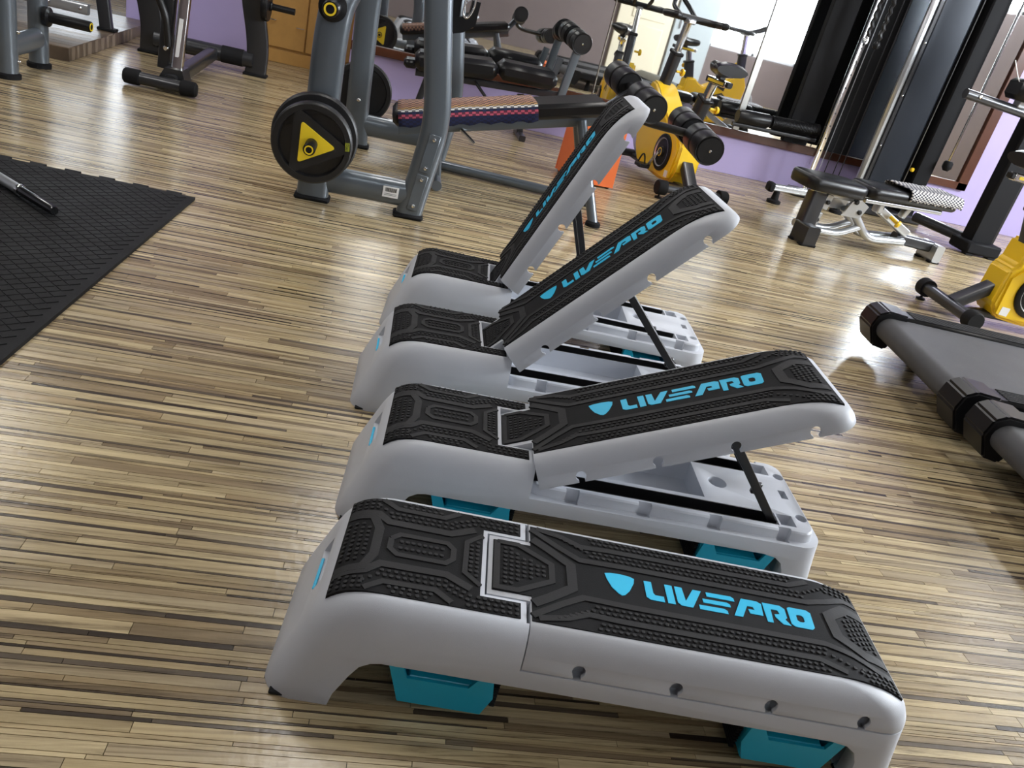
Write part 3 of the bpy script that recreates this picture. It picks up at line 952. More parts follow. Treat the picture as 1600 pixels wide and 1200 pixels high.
def treadmill(loc, rz, label):
    """x = forward, rear roller at x=0, y from 0 (near side) to 0.83"""
    t = thing('treadmill', label, 'treadmill', loc, rz, 'treadmills standing side by side')
    LN = 1.45
    W0, W1 = 0.115, 0.735
    b = MB()   # belt loop
    r = 0.048; zc = 0.142
    prof = [(LN, zc + r), (0, zc + r)]
    for k in range(1, 9):
        a = math.radians(90 + 180 * k / 8); prof.append((r * math.cos(a), zc + r * math.sin(a)))
    prof += [(LN, zc - r)]
    b.prism(prof, (0, W0, 0), EX, EZ, EY, W1 - W0)
    b.build('running_belt', tread_m, t)
    MB().tube([(0.0, 0.075, zc), (0.0, 0.775, zc)], 0.040, 20).build('rear_roller', chrome, t)
    for y0, y1 in ((0.0, 0.112), (0.738, 0.85)):
        b = MB(); b.rbox((LN / 2 + 0.03, (y0 + y1) / 2, 0.165), (LN - 0.06, y1 - y0, 0.075), 0.012)
        rl = b.build('foot_rail', black_pl, t)
        b = MB(); n = 7
        for k in range(n):
            yy_ = y0 + 0.014 + (y1 - y0 - 0.028) * k / (n - 1)
            b.rbox((LN / 2 + 0.05, yy_, 0.2035), (LN - 0.12, 0.0075, 0.004), 0.001)
        b.build('grip_rib', rubber_band, rl)
        # moulded end cap
        c = (y0 + y1) / 2; hw = 0.068
        side = [(-0.075, 0.135), (-0.060, 0.195), (-0.020, 0.218), (0.075, 0.212), (0.075, 0.130), (0.030, 0.045), (-0.035, 0.055)]
        b = MB(); b.prism(side, (0, c - hw, 0), EX, EZ, EY, 2 * hw)
        me = b.mesh('end_cap', black_pl, 0)
        bmx = bmesh.new(); bmx.from_mesh(me); bmesh.ops.bevel(bmx, geom=bmx.edges[:], offset=0.008, segments=2, affect='EDGES'); bmx.to_mesh(me); bmx.free()
        me.polygons.foreach_set('use_smooth', [True] * len(me.polygons)); me.set_sharp_from_angle(angle=math.radians(30))
        ec = link('end_cap', me, t)
        MB().lathe([(0.0, 0.0), (0.006, 0.0), (0.006, 0.003), (0, 0.004)], (-0.062, c, 0.165), (-0.93, 0, 0.35), 10).build('screw', black_steel, ec)
    b = MB(); b.rbox((LN / 2 + .1, 0.42, 0.115), (LN - .2, 0.60, 0.028), 0.005); b.build('deck', black_pl, t)
    for yy_ in (0.07, 0.78):
        MB().lathe([(0.0, 0), (0.03, 0), (0.03, 0.05), (0.018, 0.13), (0, 0.13)], (0.22, yy_, 0), EZ, 14).build('levelling_foot', rubber_bed, t)
    # motor hood at the far end
    hood = [(LN - .02, 0.05), (LN - .02, 0.21), (LN + .12, 0.27), (LN + .42, 0.25), (LN + .52, 0.16), (LN + .52, 0.05)]
    MB().prism(hood, (0, 0.02, 0), EX, EZ, EY, 0.81).build('motor_hood', black_pl, t)
    return t


TY = math.radians(-7.0)
treadmill((2.150, 2.215, 0), TY, 'black treadmill beside the right-hand yellow exercise bike, farther of the two')
treadmill((2.058, 1.318, 0), TY, 'black treadmill at the right edge, nearer of the two')

# ================================================================== exercise bikes
badge_black = mat('black_decal', (0.015, 0.015, 0.016), 0.35)


def bike(loc, rz, label):
    """x forward, rear foot bar at x=0"""
    t = thing('exercise_bike', label, 'exercise bike', loc, rz, 'yellow spinning bikes')
    for xx, nm in ((0.0, 'rear_foot_bar'), (1.06, 'front_foot_bar')):
        b = MB(); b.rect([(xx, -0.22, 0.075), (xx, 0.22, 0.075)], 0.055, 0.075, up=EZ, b=0.02)
        fb_ = b.build(nm, dark_paint, t)
        for s in (-1, 1):
            MB().tube([(xx, s * 0.205, 0.075), (xx, s * 0.262, 0.075), (xx, s * 0.270, 0.075)], [0.050, 0.050, 0.044], 18).build('end_cap', rubber_bed, fb_)
            MB().lathe([(0.0, 0), (0.026, 0), (0.026, 0.012), (0.008, 0.016), (0.007, 0.05), (0, 0.05)], (xx, s * 0.235, 0.0), EZ, 12).build('levelling_foot', black_pl, fb_)
    b = MB(); b.rect(bend([(0.02, 0, 0.085), (0.22, 0, 0.235), (0.34, 0, 0.30)], 0.05), 0.085, 0.055, up=(0, 1, 0), b=0.01)
    b.build('rear_strut', dark_paint, t)
    b = MB(); b.rect([(0.05, 0, 0.062), (1.05, 0, 0.062)], 0.035, 0.06, up=EZ, b=0.006); b.build('lower_beam', dark_paint, t)
    # moulded yellow body
    side = [(0.235, 0.070), (0.175, 0.14), (0.180, 0.335), (0.215, 0.365), (0.225, 0.490), (0.330, 0.505), (0.375, 0.465),
            (0.47, 0.430), (0.84, 0.640), (0.915, 0.650), (0.985, 0.52), (0.960, 0.30), (0.90, 0.17), (0.80, 0.075), (0.60, 0.060), (0.40, 0.052)]
    b = MB(); b.prism(side, (0, -0.090, 0), EX, EZ, EY, 0.18)
    me = b.mesh('body_shell', yellow, 0)
    bmx = bmesh.new(); bmx.from_mesh(me); bmesh.ops.bevel(bmx, geom=bmx.edges[:], offset=0.016, segments=3, affect='EDGES'); bmx.to_mesh(me); bmx.free()
    me.polygons.foreach_set('use_smooth', [True] * len(me.polygons)); me.set_sharp_from_angle(angle=math.radians(35))
    bd = link('body_shell', me, t)
    for s in (-1, 1):
        b = MB()     # raised side moulding
        b.prism([(0.215, 0.10), (0.205, 0.30), (0.30, 0.40), (0.40, 0.40), (0.56, 0.26), (0.56, 0.13), (0.48, 0.085), (0.26, 0.085)], (0, s * 0.085, 0), EX, EZ, (0, s, 0), 0.016)
        b.build('side_moulding', yellow, bd, 25)
        b = MB(); b.lathe([(0.0, 0.0), (0.128, 0.0), (0.128, 0.012), (0.118, 0.018), (0.100, 0.018), (0.092, 0.010), (0.040, 0.012), (0.034, 0.026), (0, 0.028)], (0.395, s * 0.097, 0.235), (0, s, 0), 36)
        cv = b.build('crank_cover', black_pl, t)
        MB().lathe([(0.092, 0.0112), (0.098, 0.0187), (0.1005, 0.0187), (0.0945, 0.0112)], (0.395, s * 0.097, 0.235), (0, s, 0), 36, True).build('cover_ring', silver, cv)
        MB().lathe([(0.024, 0.0285), (0.028, 0.0292), (0.030, 0.0285)], (0.395, s * 0.097, 0.235), (0, s, 0), 24, True).build('hub_ring', yellow_s, cv)
        b = MB(); b.prism([(0.60, 0.470), (0.735, 0.545), (0.715, 0.435)], (0, s * 0.0905, 0), EX, EZ, (0, s, 0), 0.003); b.build('triangle_badge', badge_black, bd, 0)
        b = MB(); b.prism([(0.60, 0.37), (0.70, 0.415), (0.775, 0.37), (0.775, 0.355), (0.70, 0.395), (0.60, 0.35)], (0, s * 0.0905, 0), EX, EZ, (0, s, 0), 0.003); b.build('chevron_badge', badge_black, bd, 0)
        b = MB(); b.prism([(0.232, 0.097), (0.282, 0.093), (0.284, 0.140), (0.234, 0.143)], (0, s * 0.1015, 0), EX, EZ, (0, s, 0), 0.001); b.build('sticker', white_s, bd, 0)
        # crank and pedal
        c = MB(); c.rect([(0.395, s * 0.128, 0.235), (0.395 + s * 0.10, s * 0.132, 0.235 - s * 0.13)], 0.026, 0.016, up=(0, 1, 0), b=0.004)
        ck = c.build('crank_arm', chrome, t)
        MB().rbox((0.395 + s * 0.10, s * 0.178, 0.235 - s * 0.13), (0.095, 0.085, 0.028), 0.006).build('pedal', black_pl, ck)
        b = MB(); b.tube([p for p in arc((0.395 + s * .10 - .04, s * .178, .235 - s * .13), (0.395 + s * .10 + .02, s * .178, .235 - s * .13 + .15), (0.395 + s * .10 + .08, s * .178, .235 - s * .13), 8)], 0.006, 8); b.build('toe_strap', black_pl, ck)
    # seat column
    b = MB(); b.rect([(0.285, 0, 0.46), (0.225, 0, 0.655)], 0.105, 0.070, up=(1, 0, 0), b=0.014); b.build('seat_column', dark_paint, t)
    b = MB(); b.rbox((0.222, 0, 0.655), (0.115, 0.082, 0.026), 0.006, (0, -0.30, 0)); b.build('column_collar', black_pl, t)
    b = MB(); b.rect([(0.230, 0, 0.62), (0.185, 0, 0.765)], 0.058, 0.042, up=(1, 0, 0), b=0.006); b.build('seat_post', chrome, t)
    b = MB(); b.rbox((0.13, 0, 0.782), (0.27, 0.052, 0.040), 0.005); sl = b.build('seat_slider', chrome, t)
    for s in (-1, 1): MB().rbox((0.125, s * 0.0265, 0.782), (0.215, 0.002, 0.017), 0.0005).build('slider_scale', yellow_s, sl)
    MB().rbox((-0.012, 0, 0.785), (0.03, 0.045, 0.034), 0.006).build('slider_end', black_pl, sl)
    b = MB(); b.tube([(0.215, -0.05, 0.60), (0.215, -0.095, 0.60)], [0.010, 0.010], 10); b.lathe([(0, 0), (0.024, 0), (0.026, 0.012), (0.020, 0.02), (0, 0.02)], (0.215, -0.095, 0.60), (0, -1, 0), 16); b.build('seat_knob', yellow, t)
    # saddle
    b = MB(); vs = []; sec = [(-0.005, 0.115, 0.888, 0.030), (0.03, 0.122, 0.900, 0.040), (0.08, 0.105, 0.895, 0.042), (0.14, 0.060, 0.885, 0.040), (0.20, 0.034, 0.886, 0.036), (0.255, 0.028, 0.888, 0.032), (0.285, 0.016, 0.882, 0.02)]
    n = 14
    for (x0, hw, zt, th) in sec:
        for k in range(n):
            a = 2 * math.pi * k / n; vs.append((x0, hw * math.cos(a), zt - th * .6 + th * (math.sin(a) if math.sin(a) > 0 else 1.25 * math.sin(a))))
    fs = [(i * n + k, i * n + (k + 1) % n, (i + 1) * n + (k + 1) % n, (i + 1) * n + k) for i in range(len(sec) - 1) for k in range(n)]
    fs += [tuple(range(n)), tuple((len(sec) - 1) * n + k for k in range(n - 1, -1, -1))]
    b.add(vs, [f[::-1] for f in fs]); sd = b.build('saddle', leather, t, 60)
    b = MB(); b.rbox((0.12, 0, 0.822), (0.06, 0.05, 0.05), 0.008); b.build('saddle_clamp', black_steel, t)
    # front column and handlebar
    b = MB(); b.rect([(0.900, 0, 0.60), (0.845, 0, 0.86)], 0.095, 0.065, up=(1, 0, 0), b=0.014); b.build('head_column', dark_paint, t)
    b = MB(); b.rbox((0.845, 0, 0.862), (0.105, 0.076, 0.026), 0.006, (0, -0.2, 0)); b.build('column_collar', black_pl, t)
    b = MB(); b.rect([(0.85, 0, 0.84), (0.808, 0, 1.075)], 0.052, 0.040, up=(1, 0, 0), b=0.006); b.build('handlebar_post', chrome, t)
    b = MB(); b.tube([(0.86, -0.05, 0.74), (0.86, -0.09, 0.74)], 0.009, 10); b.lathe([(0, 0), (0.026, 0), (0.028, 0.012), (0.021, 0.022), (0, 0.022)], (0.86, -0.09, 0.74), (0, -1, 0), 16); b.build('column_knob', yellow, t)
    b = MB(); b.rbox((0.79, 0, 1.082), (0.10, 0.06, 0.035), 0.008); b.build('handlebar_stem', silver, t)
    hb = bend([(0.62, -0.17, 1.10), (0.60, -0.20, 1.105), (0.80, -0.215, 1.10), (0.82, -0.08, 1.10), (0.82, 0.08, 1.10), (0.80, 0.215, 1.10), (0.60, 0.20, 1.105), (0.62, 0.17, 1.10)], 0.06, 5)
    b = MB(); b.tube(hb, 0.024, 12); hbo = b.build('handlebar', foam, t)
    for s in (-1, 1):
        b = MB(); b.tube(bend([(0.82, s * 0.06, 1.10), (0.98, s * 0.07, 1.16), (1.04, s * 0.03, 1.21)], 0.04), 0.016, 12); b.build('aero_bar', foam, t)
    b = MB(); b.rbox((0.70, -0.045, 0.52), (0.30, 0.012, 0.025), 0.004, (0, -0.5, 0)); b.build('brake_guard', black_pl, t)
    # flywheel at the front
    b = MB(); b.lathe([(0.06, -0.020), (0.225, -0.020), (0.235, -0.012), (0.235, 0.012), (0.225, 0.020), (0.06, 0.020)], (0.93, 0, 0.315), (0, 1, 0), 40, True); b.build('flywheel', silver, t)
    b = MB(); b.rbox((0.86, -0.105, 0.28), (0.02, 0.012, 0.30), 0.004, (0, 0.2, 0)); b.build('fork_plate', black_pl, t)
    return t


bike((3.155, 3.775, 0), math.radians(-3), 'yellow and grey exercise bike beside the treadmills at the right edge')
bike((2.125, 5.25, 0), math.radians(98), 'yellow exercise bike in front of the mirror, behind the raised benches')

# ================================================================== plate-loaded machine
def text_mesh(body, size, ext, m):
    cu = bpy.data.curves.new('t', 'FONT'); cu.body = body; cu.size = size; cu.extrude = ext; cu.align_x = 'CENTER'; cu.align_y = 'CENTER'
    o = bpy.data.objects.new('t', cu); COL.objects.link(o)
    dg = bpy.context.evaluated_depsgraph_get(); me = bpy.data.meshes.new_from_object(o.evaluated_get(dg), depsgraph=dg)
    bpy.data.objects.remove(o); me.materials.clear(); me.materials.append(m)
    return me


def rtri(r, rot, n=5, k=0.30):
    """rounded triangle polygon"""
    c = [Vector((r * math.cos(math.radians(rot + 120 * i)), r * math.sin(math.radians(rot + 120 * i)))) for i in range(3)]
    out = []
    for i in range(3):
        a, b, d = c[i - 1], c[i], c[(i + 1) % 3]
        p0, p2 = b.lerp(a, k), b.lerp(d, k)
        for j in range(n + 1):
            t = j / n; q = p0 * (1 - t) ** 2 + b * 2 * t * (1 - t) + p2 * t * t; out.append((q.x, q.y))
    return out


plate_rub = mat('plate_rubber', (0.011, 0.011, 0.012), 0.42, noise=0.3, nscale=8)


def weight_plate(loc, r, th, rz, label, kg=True, group='rubber weight plates'):
    """faces -y, centre at loc"""
    t = thing('weight_plate', label, 'weight plate', loc, rz, group)
    h = th / 2
    MB().lathe([(0.026, -h * .15), (r * .80, -h * .15), (r * .83, -h), (r * .96, -h), (r, -h * .75), (r, h * .75), (r * .96, h), (r * .83, h), (r * .80, h * .55), (0.026, h * .55)], (0, 0, 0), (0, 1, 0), 48, True).build('disc', plate_rub, t)
    b = MB(); b.prism(rtri(r * .99, 0, 5, .14), (0, -h * .15, 0), EX, EZ, (0, -1, 0), h * .75); b.build('hub', plate_rub, t, 25)
    b = MB(); b.prism(rtri(r * .60, 0, 5, .10), (0, -h * .90, 0), EX, EZ, (0, -1, 0), 0.006); b.build('hub_badge', yellow_s, t, 0)
    for i in range(3):
        a = math.radians(60 + 120 * i); ca, sa = math.cos(a), math.sin(a)
        pk = [(-r * .42, r * .50), (r * .42, r * .50), (r * .30, r * .70), (0, r * .765), (-r * .30, r * .70)]
        pk = [(x * -sa + y * ca, x * ca + y * sa) for x, y in pk]
        b = MB(); b.prism(pk, (0, -h * .15, 0), EX, EZ, (0, -1, 0), 0.002); b.build('grip_recess', black_steel, t, 0)
    if kg:
        st = MB(); st.rbox((r * .87, -h - 0.0008, r * .10), (0.018, 0.0016, 0.034), 0.0004, (0, -0.1, 0)); so = st.build('weight_sticker', mat('sticker_green', (0.30, 0.33, 0.02), 0.5), t)
        me = text_mesh('5KG', 0.015, 0.0003, black_steel)
        me.transform(Matrix.Translation((r * .87, -h - 0.0018, r * .10)) @ Matrix.Rotation(-math.radians(84), 4, 'Y') @ Matrix.Rotation(math.radians(90), 4, 'X'))
        tag(link('weight_text', me, so), 'black 5KG print')
    return t


pm = thing('plate_loaded_machine', 'grey steel plate-loaded gym machine carrying black weight plates', 'gym machine', (0, 3.7, 0))
UPX = (1, 0, 0)


def post(name, pts, wx, wy, m=grey_paint, parent=None, r=0.03):
    b = MB(); b.rect(bend(pts, 0.12, 6), wx, wy, up=UPX, b=r); return b.build(name, m, parent)


def foot(parent, x, y, wx, wy, h=0.022):
    b = MB(); b.rbox((x, y, h / 2), (wx, wy, h), 0.008); return b.build('foot_cap', rubber_bed, parent)


pa = post('upright', [(-0.247, 0, 0.01), (-0.250, 0, 0.70), (-0.235, 0.02, 0.86), (-0.10, 0.10, 1.10), (-0.06, 0.12, 1.65)], 0.140, 0.075, parent=pm)
foot(pm, -0.247, 0, 0.158, 0.095)
pc = post('upright', [(0.192, 0, 0.01), (0.250, 0, 0.44), (0.160, 0, 0.94), (0.06, 0, 1.65)], 0.120, 0.070, parent=pm)
foot(pm, 0.190, 0, 0.140, 0.092)
pb = post('upright', [(-0.115, 1.2, 0.01), (-0.135, 1.2, 0.20), (-0.155, 1.2, 0.80), (-0.10, 1.2, 1.65)], 0.130, 0.070, parent=pm)
foot(pm, -0.115, 1.2, 0.15, 0.09)
pd = post('upright', [(0.36, 1.2, 0.01), (0.405, 1.2, 0.36), (0.31, 1.2, 0.90), (0.20, 1.2, 1.65)], 0.100, 0.070, parent=pm)
foot(pm, 0.36, 1.2, 0.12, 0.09)
for yy_, x0, x1, zz in ((0.0, -0.20, 0.17, 0.105), (1.2, -0.10, 0.36, 0.135)):
    b = MB(); b.tube([(x0, yy_, zz), (x1, yy_, zz)], 0.058, 20, sx=1.05, sy=0.58); o_ = b.build('base_tube', grey_paint, pm)
    if yy_ == 0.0:
        b = MB(); b.rbox((0.095, -0.0345, 0.108), (0.072, 0.002, 0.050), 0.0008); st = b.build('barcode_sticker', white_s, o_)
        b = MB(); rr = random.Random(3); xx = 0.070
        while xx < 0.120:
            w_ = rr.choice((0.0012, 0.0022, 0.0032)); b.rbox((xx + w_ / 2, -0.0358, 0.118), (w_, 0.0006, 0.018), 0.0001); xx += w_ + rr.choice((0.0012, 0.002))
        for k in range(2): b.rbox((0.095, -0.0358, 0.100 - k * 0.006), (0.055, 0.0006, 0.0018), 0.0001)
        b.build('barcode_bar', black_steel, st)
for y0, z0, x0, x1 in ((0.12, 1.62, -0.06, 0.0), (0, 1.62, 0.06, 0.0)):
    pass
b = MB(); b.rect([(-0.06, 0.12, 1.62), (-0.10, 1.2, 1.62)], 0.07, 0.07, up=EZ, b=0.02); b.build('top_beam', grey_paint, pm)
b = MB(); b.rect([(0.06, 0, 1.62), (0.20, 1.2, 1.62)], 0.07, 0.07, up=EZ, b=0.02); b.build('top_beam', grey_paint, pm)
# bolted splice plates on the front leg
for z0, z1 in ((0.045, 0.215), (0.225, 0.400)):
    xa = lambda z: 0.192 + (0.250 - 0.192) * z / 0.44
    b = MB(); ang = math.atan2(0.058, 0.43)
    zc = (z0 + z1) / 2
    b.rbox((xa(zc) + 0.004, -0.0385, zc), (0.052, 0.006, z1 - z0), 0.002, (0, ang, 0)); pl = b.build('splice_plate', grey_paint, pc)
    for zz in (z0 + 0.022, z1 - 0.022):
        MB().lathe([(0.0, 0.0), (0.0105, 0.0), (0.0105, 0.004), (0.007, 0.009), (0.0, 0.010)], (xa(zz) + 0.004, -0.041, zz), (0, -1, 0), 14).build('bolt', chrome, pl)
MB().lathe([(0.0, 0.0), (0.010, 0.0), (0.010, 0.004), (0.006, 0.008), (0.0, 0.009)], (-0.135, 1.2 - 0.036, 0.27), (0, -1, 0), 14).build('bolt', chrome, pb)
# storage horns
def horn(parent, p, ax, ln, r, m_=black_pl):
    ax = Vector(ax).normalized(); p = Vector(p)
    b = MB(); b.lathe([(0.0, 0.0), (r * 1.75, 0.0), (r * 1.75, 0.022), (r * 1.05, 0.030), (r, 0.04), (r, ln - 0.006), (r * .88, ln), (0, ln)], p, ax, 24)
    h_ = b.build('storage_horn', m_, parent)
    b = MB(); b.lathe([(r * .52, ln + 0.0005), (r * .52, ln + 0.0022), (r * .74, ln + 0.0022), (r * .74, ln + 0.0005)], p, ax, 24, True); b.build('horn_ring', yellow_s, h_)
    return h_


horn(pm, (-0.258, -0.036, 0.300), (0, -1, 0), 0.320, 0.0245)
horn(pm, (-0.252, -0.036, 0.815), (0, -1, 0), 0.150, 0.033)
# black rack hook behind the front leg
hk = [(0.195, 0.74), (0.240, 0.74), (0.245, 0.815), (0.290, 0.830), (0.335, 0.865), (0.340, 0.96), (0.305, 0.96), (0.300, 0.90), (0.262, 0.885), (0.258, 1.08), (0.195, 1.08)]
b = MB(); b.prism(hk, (0, 0.045, 0), EX, EZ, EY, 0.045); ho = b.build('rack_hook', black_pl, pm, 25)
b = MB(); b.tube(bend([(0.275, 0.035, 1.05), (0.272, 0.035, 0.895), (0.295, 0.035, 0.885), (0.315, 0.035, 0.93), (0.318, 0.035, 1.05)], 0.02), 0.0045, 10); b.build('hook_wire', chrome, ho)
weight_plate((-0.258, 3.600, 0.302), 0.181, 0.050, 0, 'larger black rubber weight plate, hung behind the one with the yellow triangle', kg=False)
weight_plate((-0.258, 3.480, 0.300), 0.165, 0.056, 0, 'black rubber weight plate with a yellow triangle hub and 5KG sticker')
horn(pm, (-0.125, 1.237, 0.29), (0, 1, 0), 0.16, 0.0245)
weight_plate((-0.125, 5.035, 0.29), 0.172, 0.048, math.pi, 'black weight plate behind the rear leg of the grey machine', kg=False)

# ================================================================== decline bench with foam rollers
db = thing('decline_bench', 'grey-framed decline sit-up bench with black pad and foam leg rollers', 'gym bench', (0, 4.40, 0))
TH = math.atan2(0.255, 1.0); cT, sT = math.cos(TH), math.sin(TH)
RT = Matrix.Rotation(-TH, 3, 'Y')
P0 = Vector((0.06, 0.0, 0.318)); DV = Vector((cT, 0, sT)); NV = Vector((-sT, 0, cT))
LNP = 1.12
b = MB(); b.rbox(P0 + DV * (LNP / 2), (LNP, 0.285, 0.078), 0.020, RT); b.build('pad', leather, db)
b = MB(); b.rect([P0 + DV * 0.02 - NV * 0.072, P0 + DV * 1.12 - NV * 0.072], 0.060, 0.055, up=NV, b=0.010); b.build('main_beam', grey_paint, db)
for s, fx in ((-1, 1.205), (1, 1.235)):
    b = MB(); b.tube([(1.035, s * 0.06, 0.50), (fx, s * 0.215, 0.012)], 0.0275, 16); lg = b.build('leg', grey_paint, db)
    b = MB(); b.lathe([(0, 0), (0.042, 0), (0.042, 0.018), (0.030, 0.028), (0, 0.028)], (fx, s * 0.215, 0), EZ, 16); b.build('rubber_foot', rubber_bed, lg)
b = MB(); b.tube([(0.34, 0.345, 0.032), (1.235, 0.215, 0.032)], 0.0275, 16); b.build('floor_rail', grey_paint, db)
b = MB(); b.tube([(0.34, -0.16, 0.032), (0.34, 0.36, 0.032)], 0.0275, 16); b.build('cross_foot', grey_paint, db)
b = MB(); b.rect([(0.34, 0, 0.03), (0.30, 0, 0.30)], 0.055, 0.055, up=UPX, b=0.010); b.build('rear_post', grey_paint, db)
b = MB(); b.tube([(0.42, -0.04, 0.32), (0.50, -0.07, 0.27)], 0.010, 10); b.build('adjust_pin', chrome, db)


def roller_set(parent, a, c, r, ln=0.24):
    a, c = Vector(a), Vector(c); ax = (c - a).normalized(); L_ = (c - a).length
    sp = MB(); sp.tube([a + ax * 0.02, c - ax * 0.02], r * .30, 14); sp.build('roller_spindle', black_steel, parent)
    for st in (0.0, L_ - ln):
        b = MB(); p = [(0, 0.0), (r * .84, 0.0), (r * .84, 0.006), (r * .96, 0.004), (r, 0.010), (r, ln * .44), (r * .90, ln * .46), (r * .90, ln * .54), (r, ln * .56), (r, ln - 0.010), (r * .96, ln - 0.004), (r * .84, ln - .006), (r * .84, ln), (0, ln)]
        b.lathe(p, a + ax * st, ax, 28); ro = b.build('foam_roller', foam, parent, 30)
        MB().lathe([(0, -0.006), (0.007, -0.005), (0.008, 0.0)], a + ax * st, ax, 12).build('roller_screw', chrome, ro)


roller_set(db, (1.293, -0.40, 0.673), (1.225, 0.22, 0.745), 0.074)
roller_set(db, (1.600, -0.50, 0.556), (1.606, 0.06, 0.606), 0.076)
b = MB(); b.tube(bend([(1.255, -0.12, 0.705), (1.245, -0.15, 0.62), (1.32, -0.20, 0.585), (1.602, -0.24, 0.580)], 0.06, 5), 0.021, 12); b.build('roller_arm', black_steel, db)
b = MB(); b.rect([P0 + DV * 1.08 - NV * 0.05, Vector((1.250, -0.10, 0.70))], 0.05, 0.05, up=(0, 1, 0), b=0.008); b.build('roller_bracket', dark_paint, db)


def towel_material(name, bands, sc=(40, 24), amt=0.8):
    m_ = bpy.data.materials.new(name); m_.use_nodes = True; nt = m_.node_tree; n = nt.nodes; bs = n['Principled BSDF']
    bs.inputs['Roughness'].default_value = 0.95
    tc = n.new('ShaderNodeTexCoord'); sp = n.new('ShaderNodeSeparateXYZ'); nt.links.new(tc.outputs['UV'], sp.inputs[0])
    cr = n.new('ShaderNodeValToRGB'); cr.color_ramp.interpolation = 'CONSTANT'; e = cr.color_ramp.elements
    e[0].position = 0.0; e[0].color = bands[0][1] + (1,); e[1].position = bands[1][0]; e[1].color = bands[1][1] + (1,)
    for p, c in bands[2:]: x = e.new(p); x.color = c + (1,)
    nt.links.new(sp.outputs[1], cr.inputs[0])
    ck = n.new('ShaderNodeTexChecker'); ck.inputs['Scale'].default_value = 1.0
    mp = n.new('ShaderNodeMapping'); mp.inputs['Scale'].default_value = (sc[0], sc[1], 1); nt.links.new(tc.outputs['UV'], mp.inputs[0]); nt.links.new(mp.outputs[0], ck.inputs['Vector'])
    mx = n.new('ShaderNodeMix'); mx.data_type = 'RGBA'; mx.inputs[7].default_value = (0.012, 0.012, 0.03, 1)
    ml = n.new('ShaderNodeMath'); ml.operation = 'MULTIPLY'; ml.inputs[1].default_value = amt
    nt.links.new(ck.outputs['Fac'], ml.inputs[0]); nt.links.new(ml.outputs[0], mx.inputs[0])
    nt.links.new(cr.outputs[0], mx.inputs[6]); nt.links.new(mx.outputs[2], bs.inputs['Base Color'])
    t = n.new('ShaderNodeTexNoise'); t.inputs['Scale'].default_value = 300; bp = n.new('ShaderNodeBump'); bp.inputs['Strength'].default_value = 0.5; bp.inputs['Distance'].default_value = 0.003
    nt.links.new(tc.outputs['Object'], t.inputs['Vector']); nt.links.new(t.outputs['Fac'], bp.inputs['Height']); nt.links.new(bp.outputs[0], bs.inputs['Normal'])
    return m_


def towel(name, label, M, prof, x0, x1, m_, nx=26, th=0.007, wav=0.004, seed=1):
    """drape: profile (y,z) swept along local x, UV v along the profile"""
    rr = random.Random(seed); vs = []; k = len(prof); uv = []
    for i in range(nx + 1):
        x = x0 + (x1 - x0) * i / nx
        for j, (y, z) in enumerate(prof):
            w_ = wav * math.sin(i * .9 + j * .7) * .5 + rr.uniform(-1, 1) * wav * .25
            end = 0.006 * math.sin(i * 1.7 + seed) if j in (0, k - 1) else 0
            vs.append(M @ Vector((x + rr.uniform(-.001, .001), y, z + w_ * .5 + end)))
            uv.append((i / nx, j / (k - 1)))
    fs = [(i * k + j, (i + 1) * k + j, (i + 1) * k + j + 1, i * k + j + 1) for i in range(nx) for j in range(k - 1)]
    me = bpy.data.meshes.new(name); me.from_pydata(vs, [], fs); ul = me.uv_layers.new(name='UVMap')
    for p in me.polygons:
        for li in p.loop_indices: ul.data[li].uv = uv[me.loops[li].vertex_index]
    me.materials.append(m_); me.polygons.foreach_set('use_smooth', [True] * len(me.polygons))
    o = link(name, me); so = o.modifiers.new('s', 'SOLIDIFY'); so.thickness = th; so.offset = 1
    tag(o, label, 'towel')
    return o


tw1 = towel_material('woven_towel', [(0.0, (0.012, 0.018, 0.07)), (0.17, (0.55, 0.10, 0.16)), (0.25, (0.02, 0.03, 0.09)), (0.30, (0.75, 0.75, 0.72)), (0.36, (0.50, 0.30, 0.12)), (0.45, (0.42, 0.22, 0.14)), (0.62, (0.50, 0.30, 0.22)), (0.80, (0.35, 0.2, 0.13))])
Mt = Matrix.Translation((P0.x, 4.40, P0.z)) @ RT.to_4x4()
pz = 0.040
prof = [(-0.1515, -0.040), (-0.1515, -0.02), (-0.1515, 0.0), (-0.1505, 0.02), (-0.145, 0.036), (-0.13, pz + .001), (-0.08, pz + .002), (-0.03, pz + .002), (0.03, pz + .002), (0.08, pz + .002), (0.13, pz + .001), (0.146, 0.034), (0.150, 0.0)]
towel('towel', 'navy, pink and tan woven towel draped over the decline bench pad', Mt, prof, 0.03, 0.745, tw1)

